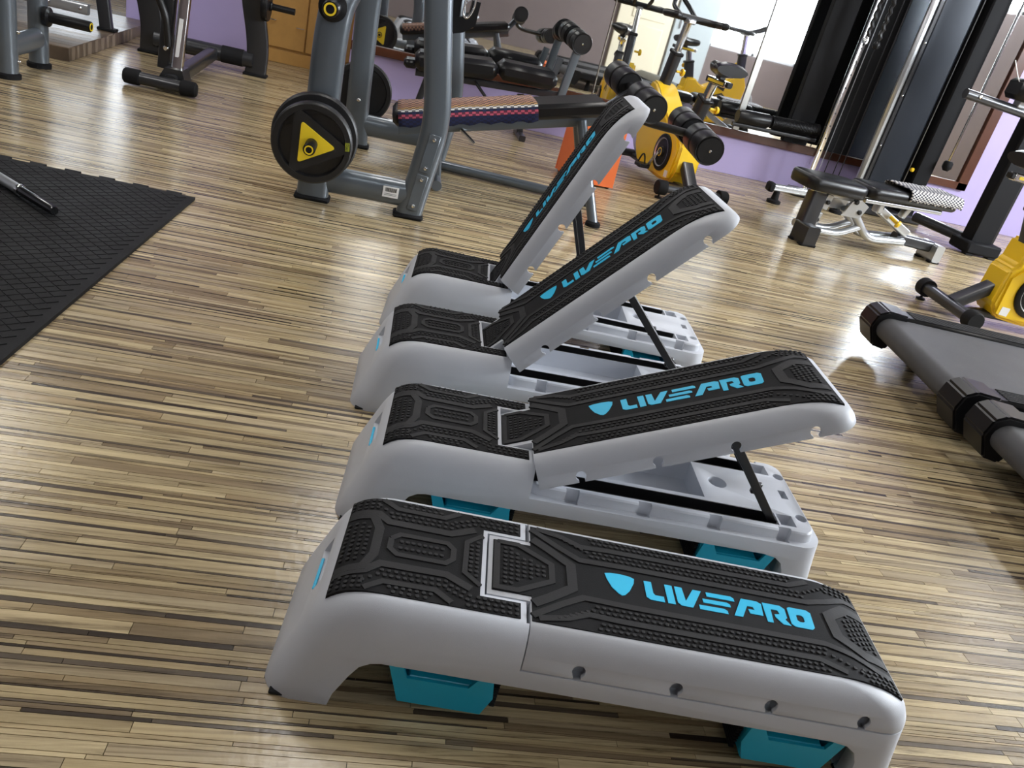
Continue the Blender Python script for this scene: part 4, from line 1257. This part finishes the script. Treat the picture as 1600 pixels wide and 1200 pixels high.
# ================================================================== bench against the mirror
wbn = thing('leg_curl_bench', 'black padded bench with foam rollers standing against the mirror', 'gym bench', (0.70, 6.34, 0))
b = MB(); b.rbox((-0.22, 0, 0.415), (0.60, 0.30, 0.130), 0.035, (0, -0.10, 0)); b.build('seat_pad', leather, wbn)
b = MB(); b.rbox((0.31, 0, 0.460), (0.44, 0.30, 0.130), 0.040, (0, -0.02, 0)); b.build('back_pad', leather, wbn)
b = MB(); b.rbox((-0.545, 0, 0.355), (0.10, 0.20, 0.06), 0.02, (0, -0.10, 0)); b.build('pad_bumper', leather, wbn)
b = MB(); b.rect([(-0.50, 0, 0.30), (0.62, 0, 0.365)], 0.05, 0.05, up=EZ, b=0.008); b.build('frame_beam', dark_paint, wbn)
for x0, x1 in ((-0.40, -0.46), (0.30, 0.36)):
    b = MB(); b.rect([(x0, 0, 0.31), (x1, 0, 0.02)], 0.05, 0.05, up=UPX, b=0.008); lg = b.build('leg', dark_paint, wbn)
    b = MB(); b.rect([(x1, -0.17, 0.022), (x1, 0.17, 0.022)], 0.044, 0.05, up=EZ, b=0.01); b.build('floor_bar', dark_paint, lg)
b = MB(); b.rect([(0.60, -0.02, 0.36), (0.645, -0.02, 0.74)], 0.06, 0.045, up=UPX, b=0.008); b.build('roller_post', grey_paint, wbn)
b = MB(); b.rect([(0.50, 0.06, 0.36), (0.545, 0.06, 0.62)], 0.05, 0.04, up=UPX, b=0.008); b.build('back_post', grey_paint, wbn)
roller_set(wbn, (0.655, -0.07, 0.755), (0.600, 0.33, 0.80), 0.078, 0.17)
b = MB(); b.tube([(-0.06, -0.03, 0.33), (0.03, -0.09, 0.25)], 0.012, 10); b.build('adjust_lever', black_steel, wbn)

# ================================================================== orange plyo box
ob = thing('plyo_box', 'orange wooden jump box behind the steepest raised bench', 'box', (1.385, 5.15, 0), math.radians(4))
orange = mat('orange_paint', (0.80, 0.165, 0.035), 0.5, noise=0.08, nscale=6)
w2, dp, hh = 0.165, 0.30, 0.40
b = MB(); b.prism([(-w2, 0.012), (w2, 0.012), (w2 - 0.008, hh), (-w2 + 0.012, hh)], (0, 0, 0), EX, EZ, EY, 0.016); fp = b.build('front_panel', orange, ob, 0)
b = MB(); b.prism([(-w2, 0.012), (w2, 0.012), (w2 - 0.008, hh), (-w2 + 0.012, hh)], (0, dp - 0.016, 0), EX, EZ, EY, 0.016); b.build('rear_panel', orange, ob, 0)
for s in (-1, 1):
    b = MB(); b.rbox((s * (w2 - 0.012), dp / 2, hh / 2 + .006), (0.016, dp - 0.034, hh - 0.014), 0.002); b.build('side_panel', orange, ob)
b = MB(); b.rbox((0, dp / 2, hh + 0.009), (2 * w2, dp + 0.01, 0.018), 0.004); b.build('top_panel', orange, ob)
b = MB(); b.prism([(-0.045, 0.30), (-0.035, 0.288), (0.035, 0.288), (0.045, 0.30), (0.035, 0.312), (-0.035, 0.312)], (0, -0.001, 0), EX, EZ, EY, 0.002); b.build('hand_hole', black_steel, fp, 0)
for s in (-1, 1):
    for y_ in (0.03, dp - 0.03):
        b = MB(); b.lathe([(0, 0), (0.014, 0), (0.014, 0.013), (0, 0.013)], (s * (w2 - .03), y_, 0), EZ, 12); b.build('rubber_foot', rubber_bed, ob)
b = MB(); b.rbox((0.0, -0.001, 0.030), (0.010, 0.003, 0.010), 0.001); b.build('screw', black_steel, ob)

# ================================================================== cable machine
cmn = thing('cable_machine', 'tall black and silver cable pulley machine in front of the mirror', 'gym machine', (0, 6.42, 0))
panel_m = mat('guard_panel', (0.030, 0.036, 0.048), 0.30, metal=0.3)
def col_(name, x, y, w_, d_, z0, z1, m_, bv=0.01):
    b = MB(); b.rbox((x, y, (z0 + z1) / 2), (w_, d_, z1 - z0), bv); return b.build(name, m_, cmn)


col_('silver_column', 3.955, -0.06, 0.060, 0.06, 0.05, 2.25, silver, 0.02)
col_('column_edge', 4.012, -0.02, 0.035, 0.10, 0.05, 2.25, dark_paint, 0.006)
gp = col_('guard_panel', 4.20, 0.02, 0.33, 0.10, 0.05, 2.25, panel_m, 0.03)
col_('guard_slot', 4.395, 0.06, 0.06, 0.06, 0.05, 2.25, black_steel, 0.004)
col_('black_column', 4.505, 0.0, 0.155, 0.12, 0.03, 2.25, matte_black, 0.012)
for k, zz in enumerate((0.55, 0.95, 1.35)):
    MB().lathe([(0, 0), (0.008, 0), (0.007, 0.004), (0, 0.006)], (4.012, -0.07, zz), (0, -1, 0), 10).build('screw', chrome, cmn)
b = MB(); b.rbox((4.19, 0.0, 0.03), (0.86, 0.30, 0.06), 0.012); b.build('base_plate', dark_paint, cmn)
b = MB(); b.rbox((4.05, 0.0, 2.28), (1.40, 0.20, 0.09), 0.012); b.build('top_beam', black_pl, cmn)
b = MB(); b.rect([(3.545, 0.0, 0.05), (3.545, 0.0, 2.25)], 0.048, 0.048, up=UPX, b=0.008); ap = b.build('adjust_post', chrome, cmn)
for k in range(16):
    zz = 0.40 + k * 0.10
    MB().lathe([(0, 0), (0.0075, 0), (0.0075, 0.0015), (0, 0.0015)], (3.545, -0.0243, zz), (0, -1, 0), 10).build('pin_hole', black_steel, ap)
for x0_, w_ in ((3.775, 0.28), (3.40, 0.22)): col_('reflection_panel', x0_, 0.20, w_, 0.06, 0.385, 2.24, matte_black, 0.006)  # black panels added to stand in for dark reflections in the mirror
b = MB(); b.rbox((3.70, 0.05, 0.03), (0.50, 0.16, 0.06), 0.012); b.build('base_plate', dark_paint, cmn)
for xx in (3.665, 3.745, 3.800):
    b = MB(); b.tube([(xx, 0.0, 0.06), (xx, 0.0, 2.25)], 0.004, 8); b.build('steel_cable', black_steel, cmn)
b = MB(); b.tube([(3.61, 0.0, 0.06), (3.61, 0.0, 2.25)], 0.0035, 8); b.build('steel_cable', silver, cmn)
b = MB(); b.tube([(4.395, 0.0, 0.30), (4.395, 0.0, 2.25)], 0.0035, 8); b.build('steel_cable', silver, cmn)
b = MB(); b.tube([(4.632, -0.12, 0.54), (4.632, -0.12, 2.25)], 0.0125, 12); gr = b.build('guide_rod', chrome, cmn)
b = MB(); b.lathe([(0, 0), (0.022, 0.0), (0.040, 0.025), (0.040, 0.065), (0.028, 0.080), (0, 0.080)], (4.632, -0.12, 0.48), EZ, 8); b.build('rod_stopper', rubber_bed, gr)
b = MB(); b.rbox((4.63, -0.06, 2.26), (0.06, 0.16, 0.04), 0.008); b.build('rod_hanger', black_pl, cmn)
b = MB(); b.lathe([(0, 0), (0.016, 0), (0.018, 0.02), (0.012, 0.028), (0, 0.028)], (4.395, -0.03, 0.42), (0, -1, 0), 14); b.build('selector_knob', yellow, cmn)
# rope grip hanging from the adjustable post
b = MB()
for k, xx in enumerate((3.50, 3.60)):
    pts = [(xx + 0.006 * math.sin(j * 2.1), -0.12 + 0.006 * math.cos(j * 2.1), 1.28 + j * 0.02) for j in range(36)]
    b.tube(pts, 0.015, 8)
rp = b.build('pull_rope', foam, cmn)
MB().lathe([(0, 0), (0.022, 0.008), (0.030, 0.03), (0.022, 0.052), (0.014, 0.06)], (3.60, -0.12, 1.215), EZ, 14).build('rope_ball', black_pl, rp)
MB().lathe([(0, 0), (0.024, 0), (0.024, 0.03), (0.016, 0.05), (0, 0.05)], (3.50, -0.12, 1.235), EZ, 14).build('rope_ferrule', chrome, rp)
b = MB(); b.rbox((3.55, -0.06, 1.99), (0.12, 0.14, 0.05), 0.008); b.build('pulley_block', black_pl, cmn)
# ribbed rubber arm reaching left along the mirror
b = MB(); pr_ = []
for k in range(34):
    x_ = k * 0.0125; pr_ += [(0.046, x_), (0.052, x_ + 0.003), (0.052, x_ + 0.008), (0.046, x_ + 0.0105)]
b.lathe([(0, 0)] + pr_ + [(0, 0.425)], (3.10, 0.10, 0.515), (1, 0, 0.04), 20); b.build('ribbed_grip', black_pl, cmn)
b = MB(); b.lathe([(0, 0), (0.050, 0), (0.055, 0.01), (0.055, 0.27), (0.046, 0.285), (0, 0.285)], (2.80, 0.10, 0.503), (1, 0, 0.04), 20); b.build('padded_arm', leather, cmn)
b = MB(); b.rect([(2.78, 0.10, 0.435), (3.53, 0.10, 0.455)], 0.03, 0.03, up=EZ, b=0.006); b.build('arm_bar', black_steel, cmn)
# low front foot of the machine
b = MB(); b.rect([(3.00, -0.52, 0.12), (3.75, -0.36, 0.12)], 0.05, 0.06, up=EZ, b=0.012); fbx = b.build('front_foot_bar', silver, cmn)
for (xx, yy_) in ((3.06, -0.51), (3.68, -0.375)):
    MB().lathe([(0, 0), (0.055, 0), (0.055, 0.022), (0.03, 0.03), (0.022, 0.10), (0, 0.10)], (xx, yy_, 0), EZ, 16).build('floor_pad', rubber_bed, fbx)
b = MB(); b.rbox((2.985, -0.523, 0.12), (0.05, 0.085, 0.07), 0.012); b.build('end_cap', rubber_bed, fbx)
b = MB(); b.rect([(3.70, -0.37, 0.11), (3.72, 0.0, 0.05)], 0.05, 0.05, up=EZ, b=0.01); b.build('foot_link', dark_paint, cmn)

# ================================================================== adjustable bench on the right
ab = thing('adjustable_bench', 'silver-framed adjustable weight bench with black pads beside the cable machine', 'gym bench', (2.70, 4.76, 0), math.radians(7))
b = MB()
def dpad(name, x0, x1, zc, th, y0, y1, tap, tilt=0.0):
    """pad with rounded plan ends"""
    r = 0.07; lv = [(-th / 2, .014), (-th / 2 + .010, .004), (0, 0), (th / 2 - .016, .003), (th / 2 - .005, .012), (th / 2, .026)]
    m_ = MB(); rings = []
    for z, ins in lv:
        pts = []
        for cx, cy, a0 in ((x1 - r, y1 - r, 0), (x0 + r + tap, y1 - r, 90), (x0 + r + tap, y0 + r, 180), (x1 - r, y0 + r, 270)):
            for k in range(7):
                a = math.radians(a0 + 15 * k); rr = r - ins; pts.append((cx + rr * math.cos(a), cy + rr * math.sin(a), zc + z + ((cx + rr * math.cos(a)) - x0) * tilt))
        rings.append(pts)
    k = len(rings[0]); vs = [p for q in rings for p in q]
    fs = [tuple(range(k - 1, -1, -1)), tuple((len(rings) - 1) * k + j for j in range(k))] + [(i * k + j, i * k + (j + 1) % k, (i + 1) * k + (j + 1) % k, (i + 1) * k + j) for i in range(len(rings) - 1) for j in range(k)]
    m_.add(vs, fs); return m_.build(name, leather, ab)


dpad('seat_pad', -0.03, 0.43, 0.385, 0.085, 0.0, 0.30, 0.0, -0.02)
dpad('back_pad', 0.42, 1.16, 0.395, 0.075, 0.0, 0.28, 0.0, 0.02)
b = MB(); b.rect([(0.06, 0.10, 0.325), (0.38, 0.10, 0.318)], 0.03, 0.035, up=EZ, b=0.006); b.build('seat_rail', silver, ab)
b = MB(); b.rect([(0.44, 0.06, 0.335), (1.06, 0.06, 0.348)], 0.03, 0.035, up=EZ, b=0.010); b.build('back_rail', silver, ab)
b = MB(); b.rect([(0.44, 0.22, 0.335), (1.06, 0.22, 0.348)], 0.03, 0.035, up=EZ, b=0.010); b.build('back_rail', silver, ab)
b = MB(); b.prism([(0.30, 0.215), (0.44, 0.215), (0.475, 0.30), (0.40, 0.335), (0.34, 0.315)], (0, 0.035, 0), EX, EZ, EY, 0.012); hp = b.build('hinge_plate', silver, ab, 25)
b = MB(); b.prism([(0.30, 0.215), (0.44, 0.215), (0.475, 0.30), (0.40, 0.335), (0.34, 0.315)], (0, 0.23, 0), EX, EZ, EY, 0.012); b.build('hinge_plate', silver, ab, 25)
for xx, zz in ((0.42, 0.255), (0.37, 0.315)):
    MB().lathe([(0, 0), (0.016, 0), (0.016, 0.008), (0.010, 0.014), (0, 0.014)], (xx, 0.035, zz), (0, -1, 0), 14).build('bolt', black_steel, hp)
# front foot and upright
b = MB(); b.rect([(0.075, -0.06, 0.066), (0.075, 0.10, 0.066)], 0.125, 0.095, up=EZ, b=0.012); ff = b.build('front_foot', dark_paint, ab)
for y_ in (-0.035, 0.075): MB().rbox((0.075, y_, 0.008), (0.118, 0.05, 0.016), 0.004).build('rubber_foot', rubber_bed, ff)
b = MB(); b.rect([(0.095, 0.09, 0.12), (0.115, 0.11, 0.32)], 0.110, 0.09, up=UPX, b=0.014); b.build('front_upright', dark_paint, ab)
for xx, zz in ((0.185, 0.275), (0.155, 0.155)):
    b = MB(); b.rbox((xx, 0.075, zz), (0.05, 0.012, 0.10), 0.004, (0, 0.15, 0)); lk = b.build('link_plate', silver, ab)
    MB().lathe([(0, 0), (0.015, 0), (0.015, 0.008), (0.009, 0.013), (0, 0.013)], (xx, 0.068, zz), (0, -1, 0), 14).build('bolt', black_steel, lk)
b = MB(); b.tube(bend([(0.09, 0.09, 0.085), (0.36, 0.09, 0.080), (0.52, 0.09, 0.155)], 0.06), 0.0235, 14); b.build('lower_tube', silver, ab)
b = MB(); b.tube(bend([(0.09, 0.20, 0.085), (0.36, 0.20, 0.080), (0.52, 0.20, 0.155)], 0.06), 0.0235, 14); b.build('lower_tube', silver, ab)
b = MB(); b.tube(bend([(0.43, 0.09, 0.235), (0.60, 0.09, 0.085), (0.90, 0.09, 0.105)], 0.07), 0.0265, 14); b.build('brace_tube', silver, ab)
b = MB(); b.tube(bend([(0.43, 0.20, 0.235), (0.60, 0.20, 0.085), (0.90, 0.20, 0.105)], 0.07), 0.0265, 14); b.build('brace_tube', silver, ab)
b = MB(); b.rect([(0.86, 0.145, 0.115), (1.20, 0.145, 0.095)], 0.075, 0.065, up=EZ, b=0.018); b.build('rear_beam', dark_paint, ab)
b = MB(); b.rect([(1.215, 0.06, 0.068), (1.215, 0.23, 0.068)], 0.12, 0.070, up=EZ, b=0.018); rf = b.build('rear_foot', silver, ab)
for y_ in (0.085, 0.205): MB().rbox((1.215, y_, 0.006), (0.085, 0.05, 0.012), 0.004).build('rubber_foot', rubber_bed, rf)
b = MB(); b.rect([(0.62, 0.10, 0.285), (0.90, 0.10, 0.165)], 0.055, 0.055, up=EZ, b=0.008); aj = b.build('adjuster_tube', silver, ab)
b = MB(); b.tube([(0.69, 0.06, 0.262), (0.72, 0.01, 0.235)], 0.012, 12); b.lathe([(0, 0), (0.024, 0), (0.026, 0.010), (0.018, 0.020), (0, 0.020)], (0.72, 0.01, 0.235), (0.45, -0.8, -0.4), 16); b.build('adjuster_knob', yellow, aj)
b = MB(); b.rbox((0.60, 0.10, 0.30), (0.045, 0.07, 0.07), 0.008); b.build('adjuster_bracket', silver, ab)
b = MB(); b.rbox((0.84, 0.12, 0.30), (0.04, 0.05, 0.09), 0.006, (0, 0.4, 0)); b.build('pad_bracket', silver, ab)
tw2 = towel_material('check_towel', [(0.0, (0.55, 0.53, 0.50)), (0.2, (0.60, 0.58, 0.55)), (0.4, (0.35, 0.34, 0.34)), (0.6, (0.55, 0.53, 0.52)), (0.8, (0.4, 0.39, 0.38))], (30, 22), 0.97)
Mab = Matrix.Translation((2.70, 4.76, 0)) @ Matrix.Rotation(math.radians(7), 4, 'Z') @ Matrix.Translation((0, 0.14, 0.410)) @ Matrix.Rotation(-0.02, 4, 'Y')
pz = 0.0345
towel('towel', 'grey checked towel draped over the adjustable bench backrest', Mab, [(-0.1465, -0.03), (-0.1465, -0.012), (-0.1445, 0.008), (-0.135, 0.026), (-0.11, pz), (-0.05, pz), (0.0, pz), (0.05, pz), (0.11, pz), (0.135, 0.026), (0.1455, 0.0)], 0.72, 1.15, tw2, 22, 0.006, 0.005, 5)

# ================================================================== black machine at the right edge
rm = thing('black_gym_machine', 'black seated gym machine standing behind the right-hand exercise bike', 'gym machine', (4.66, 5.62, 0))
b = MB(); b.rbox((0.0, 0, 1.0), (0.20, 0.13, 1.96), 0.014); b.build('column', matte_black, rm)
b = MB(); b.rbox((0.14, 0.05, 1.0), (0.06, 0.10, 1.96), 0.010); b.build('inner_column', black_steel, rm)
b = MB(); b.rbox((0.0, -0.02, 0.06), (0.30, 0.24, 0.09), 0.014); fo_ = b.build('base_block', matte_black, rm)
for xx in (-0.10, 0.10): MB().rbox((xx, -0.10, 0.009), (0.07, 0.06, 0.018), 0.004).build('rubber_foot', rubber_bed, fo_)
b = MB(); b.tube([(-0.19, 0.55, 0.085), (-0.05, 0.10, 0.085)], 0.042, 16); b.build('base_tube', dark_paint, rm)
b = MB(); b.tube([(-0.72, -0.10, 1.085), (0.10, -0.10, 1.035)], 0.034, 16); ar = b.build('press_arm', dark_paint, rm)
b = MB(); b.lathe([(0, 0), (0.012, 0), (0.012, 0.006), (0, 0.008)], (-0.62, -0.135, 1.085), (0, -1, 0), 12); b.build('bolt', chrome, ar)
b = MB(); b.rbox((-0.28, -0.12, 1.19), (0.24, 0.20, 0.14), 0.03, (0, 0.06, 0)); b.build('arm_pad', leather, rm)
b = MB(); b.rbox((-0.12, -0.10, 1.34), (0.40, 0.20, 0.16), 0.04, (0, 0.10, 0)); b.build('chest_pad', leather, rm)
b = MB(); b.rbox((-0.27, -0.10, 1.105), (0.08, 0.07, 0.05), 0.006); b.build('pad_bracket', silver, rm)
b = MB(); b.tube([(-0.50 + 0.02 * k, -0.14, 1.36 - 0.16 * math.sin(k * .16)) for k in range(11)], 0.0035, 8); b.build('cable', white_s, rm)

# ================================================================== sit-up machine at the back left
sm = thing('sit_up_machine', 'dark grey sit-up machine with chrome column in front of the lavender alcove', 'gym machine', (-1.30, 5.28, 0))
b = MB(); b.tube([(-0.150, 0.008, 0.050), (0.150, -0.010, 0.050)], 0.036, 18); fbx = b.build('front_foot_bar', dark_paint, sm)
for s in (-1, 1):
    b = MB(); b.lathe([(0, -0.045), (0.032, -0.045), (0.043, -0.036), (0.045, -0.02), (0.045, 0.045), (0.038, 0.05), (0, 0.05)], (s * 0.165, -0.001 - s * 0.009, 0.050), (-s, 0, 0), 20); b.build('rubber_end', rubber_bed, fbx)
b = MB(); b.rect(bend([(0.045, 0.02, 0.055), (0.055, 0.35, 0.075), (0.06, 1.15, 0.095)], 0.1), 0.085, 0.075, up=EZ, b=0.02); b.build('centre_beam', dark_paint, sm)
b = MB(); b.prism([(-0.09, 0.02), (0.10, 0.02), (0.07, 0.13), (-0.03, 0.13)], (0.035, 0.06, 0), EX, EZ, EY, 0.16); b.build('column_shoe', dark_paint, sm, 25)
b = MB(); b.rect([(-0.035, 0.22, 0.10), (0.005, 0.24, 0.95)], 0.075, 0.07, up=UPX, b=0.016); b.build('rear_column', dark_paint, sm)
b = MB(); b.rect([(0.055, 0.14, 0.07), (0.095, 0.26, 0.95)], 0.062, 0.055, up=UPX, b=0.008); cc = b.build('chrome_column', chrome, sm)
b = MB(); b.rbox((0.062, 0.145, 0.30), (0.024, 0.004, 0.22), 0.001, (-0.13, 0.05, 0)); b.build('scale_strip', white_s, cc)
for k in range(6): MB().lathe([(0, 0), (0.006, 0), (0.006, 0.002), (0, 0.002)], (0.058 + k * 0.0018, 0.139 + k * .005, 0.215 + k * 0.035), (0, -1, 0.1), 10).build('scale_dot', black_steel, cc)
b = MB(); b.tube(bend([(0.00, 0.16, 0.24), (-0.02, 0.14, 0.42), (-0.09, 0.14, 0.55)], 0.06), 0.022, 12); b.build('link_arm', black_steel, sm)
b = MB(); b.tube(bend([(-0.16, 0.12, 0.555), (-0.09, 0.11, 0.505), (-0.03, 0.12, 0.515)], 0.03), 0.018, 12); b.build('yellow_handle', yellow, sm)
MB().lathe([(0, 0), (0.016, 0), (0.016, 0.01), (0.01, 0.015), (0, 0.015)], (-0.015, 0.17, 0.225), (0, -1, 0), 14).build('bolt', chrome, sm)
for x0, tx in ((-0.365, -0.44), (0.360, 0.29)):
    b = MB(); b.rect(bend([(x0, 1.20, 0.01), (x0 + 0.01, 1.19, 0.22), (tx, 1.15, 0.60), (tx - 0.02, 1.1, 1.2)], 0.25, 8), 0.150, 0.060, up=UPX, b=0.014); lg = b.build('leg', dark_paint, sm)
    MB().rbox((x0, 1.20, 0.010), (0.17, 0.085, 0.02), 0.005).build('foot_cap', rubber_bed, lg)
b = MB(); b.tube([(-0.34, 1.19, 0.105), (0.34, 1.19, 0.105)], 0.056, 18); ct = b.build('cross_tube', dark_paint, sm)
b = MB(); b.tube([(0.12, 1.19, 0.105), (0.27, 1.19, 0.105)], 0.060, 18); b.build('rubber_sleeve', rubber_bed, ct)
b = MB(); b.lathe([(0, 0), (0.10, 0), (0.105, 0.01), (0.105, 0.035), (0.10, 0.045), (0.03, 0.045), (0.03, 0.06), (0.022, 0.065), (0.022, 0.22), (0, 0.22)], (0.385, 1.13, 0.50), (1, -0.05, 0), 28); b.build('counterweight', black_pl, sm)

# ================================================================== wooden cupboard
cb = thing('cupboard', 'honey-coloured wooden cupboard in the alcove behind the grey machine', 'cupboard', (-0.69, 7.33, 0))
honey = mat('honey_wood', (0.52, 0.29, 0.085), 0.38, noise=0.25, nscale=7)
b = MB(); b.rbox((0, 0.18, 0.75), (0.74, 0.34, 1.50), 0.004); b.build('carcass', honey, cb)
for s in (-1, 1):
    b = MB(); b.rbox((s * 0.185, 0.0, 0.80), (0.362, 0.022, 1.36), 0.004); dr = b.build('door', honey, cb)
    b = MB(); b.tube(bend([(s * 0.185 - 0.235 * (s > 0) - .03, -0.012, 0.30), (s * 0.185 - 0.235 * (s > 0) - .03, -0.035, 0.30), (s * 0.185 - 0.235 * (s > 0) + .03, -0.035, 0.30), (s * 0.185 - 0.235 * (s > 0) + .03, -0.012, 0.30)], 0.012), 0.004, 8) if s > 0 else None
    if s < 0:
        b = MB(); b.tube(bend([(-0.31, -0.010, 0.325), (-0.31, -0.035, 0.325), (-0.245, -0.035, 0.325), (-0.245, -0.010, 0.325)], 0.012), 0.005, 8)
    b.build('handle', chrome, dr)
b = MB(); b.rbox((0, 0.01, 0.05), (0.74, 0.02, 0.10), 0.003); b.build('plinth', honey, cb)

# ================================================================== platform and machines at the far left
pf = thing('platform', 'low platform clad in dark striped boards at the far left', 'platform', (-1.90, 5.56, 0))
dk = mat('platform_boards', (0.105, 0.075, 0.052), 0.33, noise=0.45, nscale=9)
dk2 = mat('platform_boards_pale', (0.21, 0.16, 0.115), 0.4, noise=0.35, nscale=9)
b = MB(); b.rbox((-1.0, 0.90, 0.038), (1.98, 1.78, 0.074), 0.002); b.build('core', dk, pf)
y_ = 0.0; kk = 0
rr = random.Random(5)
while y_ < 1.78:
    w_ = rr.uniform(0.05, 0.10); w_ = min(w_, 1.80 - y_)
    MB().rbox((-1.0, y_ + w_ / 2, 0.079), (2.0, w_ - 0.002, 0.008), 0.001).build('board', dk if kk % 3 else dk2, pf); y_ += w_; kk += 1
y_ = 0.0; kk = 0
while y_ < 1.26:
    w_ = rr.uniform(0.035, 0.075)
    MB().rbox((-0.004, y_ + w_ / 2, 0.0395), (0.010, w_ - 0.003, 0.077), 0.001).build('edge_slat', dk2 if kk % 2 else dk, pf); y_ += w_; kk += 1
MB().rbox((-1.0, 0.004, 0.0395), (2.0, 0.010, 0.077), 0.001).build('edge_board', dk, pf)

lr = thing('grey_rack', 'pale grey tubular rack with a black storage horn at the left edge', 'rack', (-1.95, 5.05, 0))
for y0, tx in ((0.20, 0.0), (-0.22, 0.0)):
    b = MB(); b.tube([(-0.005, y0, 0.01), (0.0, y0, 1.6)], 0.052, 20); p_ = b.build('upright', grey_paint, lr)
    MB().lathe([(0, 0), (0.064, 0), (0.064, 0.022), (0.052, 0.03), (0, 0.03)], (-0.005, y0, 0), EZ, 20).build('foot_cap', rubber_bed, p_)
b = MB(); b.tube([(0, -0.22, 0.16), (0, 0.20, 0.16)], 0.05, 18, sx=1.2, sy=.8); b.build('base_tube', grey_paint, lr)
b = MB(); b.tube([(0, -0.22, 1.5), (0, 0.20, 1.5)], 0.045, 18); b.build('top_tube', grey_paint, lr)
horn(lr, (0.045, 0.17, 0.288), (1, -0.10, 0.0), 0.25, 0.030)
for zz in (0.09, 0.24): MB().lathe([(0, 0), (0.010, 0), (0.010, 0.005), (0.006, 0.01), (0, 0.01)], (0.052, -0.22, zz), (1, 0, 0), 12).build('bolt', chrome, lr)

fm = thing('far_press_machine', 'dark machine with silver floor beam standing on the striped platform', 'gym machine', (-2.10, 6.45, 0.083))
b = MB(); b.rect([(-0.62, -0.12, 0.14), (0.06, -0.10, 0.13)], 0.07, 0.06, up=EZ, b=0.014); bo_ = b.build('floor_beam', silver, fm)
for xx in (-0.18, 0.02): MB().lathe([(0, 0), (0.011, 0), (0.011, 0.005), (0, 0.009)], (xx, -0.142, 0.135), (0, -1, 0), 12).build('bolt', chrome, bo_)
b = MB(); b.rect([(0.13, 0.05, 0.01), (0.04, 0.05, 0.70), (-0.02, 0.05, 1.3)], 0.085, 0.06, up=UPX, b=0.014); lg = b.build('leg', dark_paint, fm)
MB().rbox((0.135, 0.05, 0.010), (0.12, 0.09, 0.02), 0.005).build('foot_cap', rubber_bed, lg)
b = MB(); b.rect([(-0.62, 0.05, 0.01), (-0.60, 0.05, 1.3)], 0.085, 0.06, up=UPX, b=0.014); lg = b.build('leg', dark_paint, fm)
MB().rbox((-0.62, 0.05, 0.010), (0.12, 0.09, 0.02), 0.005).build('foot_cap', rubber_bed, lg)
b = MB(); b.rbox((-0.28, 0.15, 0.36), (0.46, 0.40, 0.10), 0.03); b.build('seat_pad', leather, fm)
b = MB(); b.rect([(-0.60, 0.05, 0.22), (0.10, 0.05, 0.22)], 0.06, 0.05, up=EZ, b=0.01); b.build('cross_beam', dark_paint, fm)
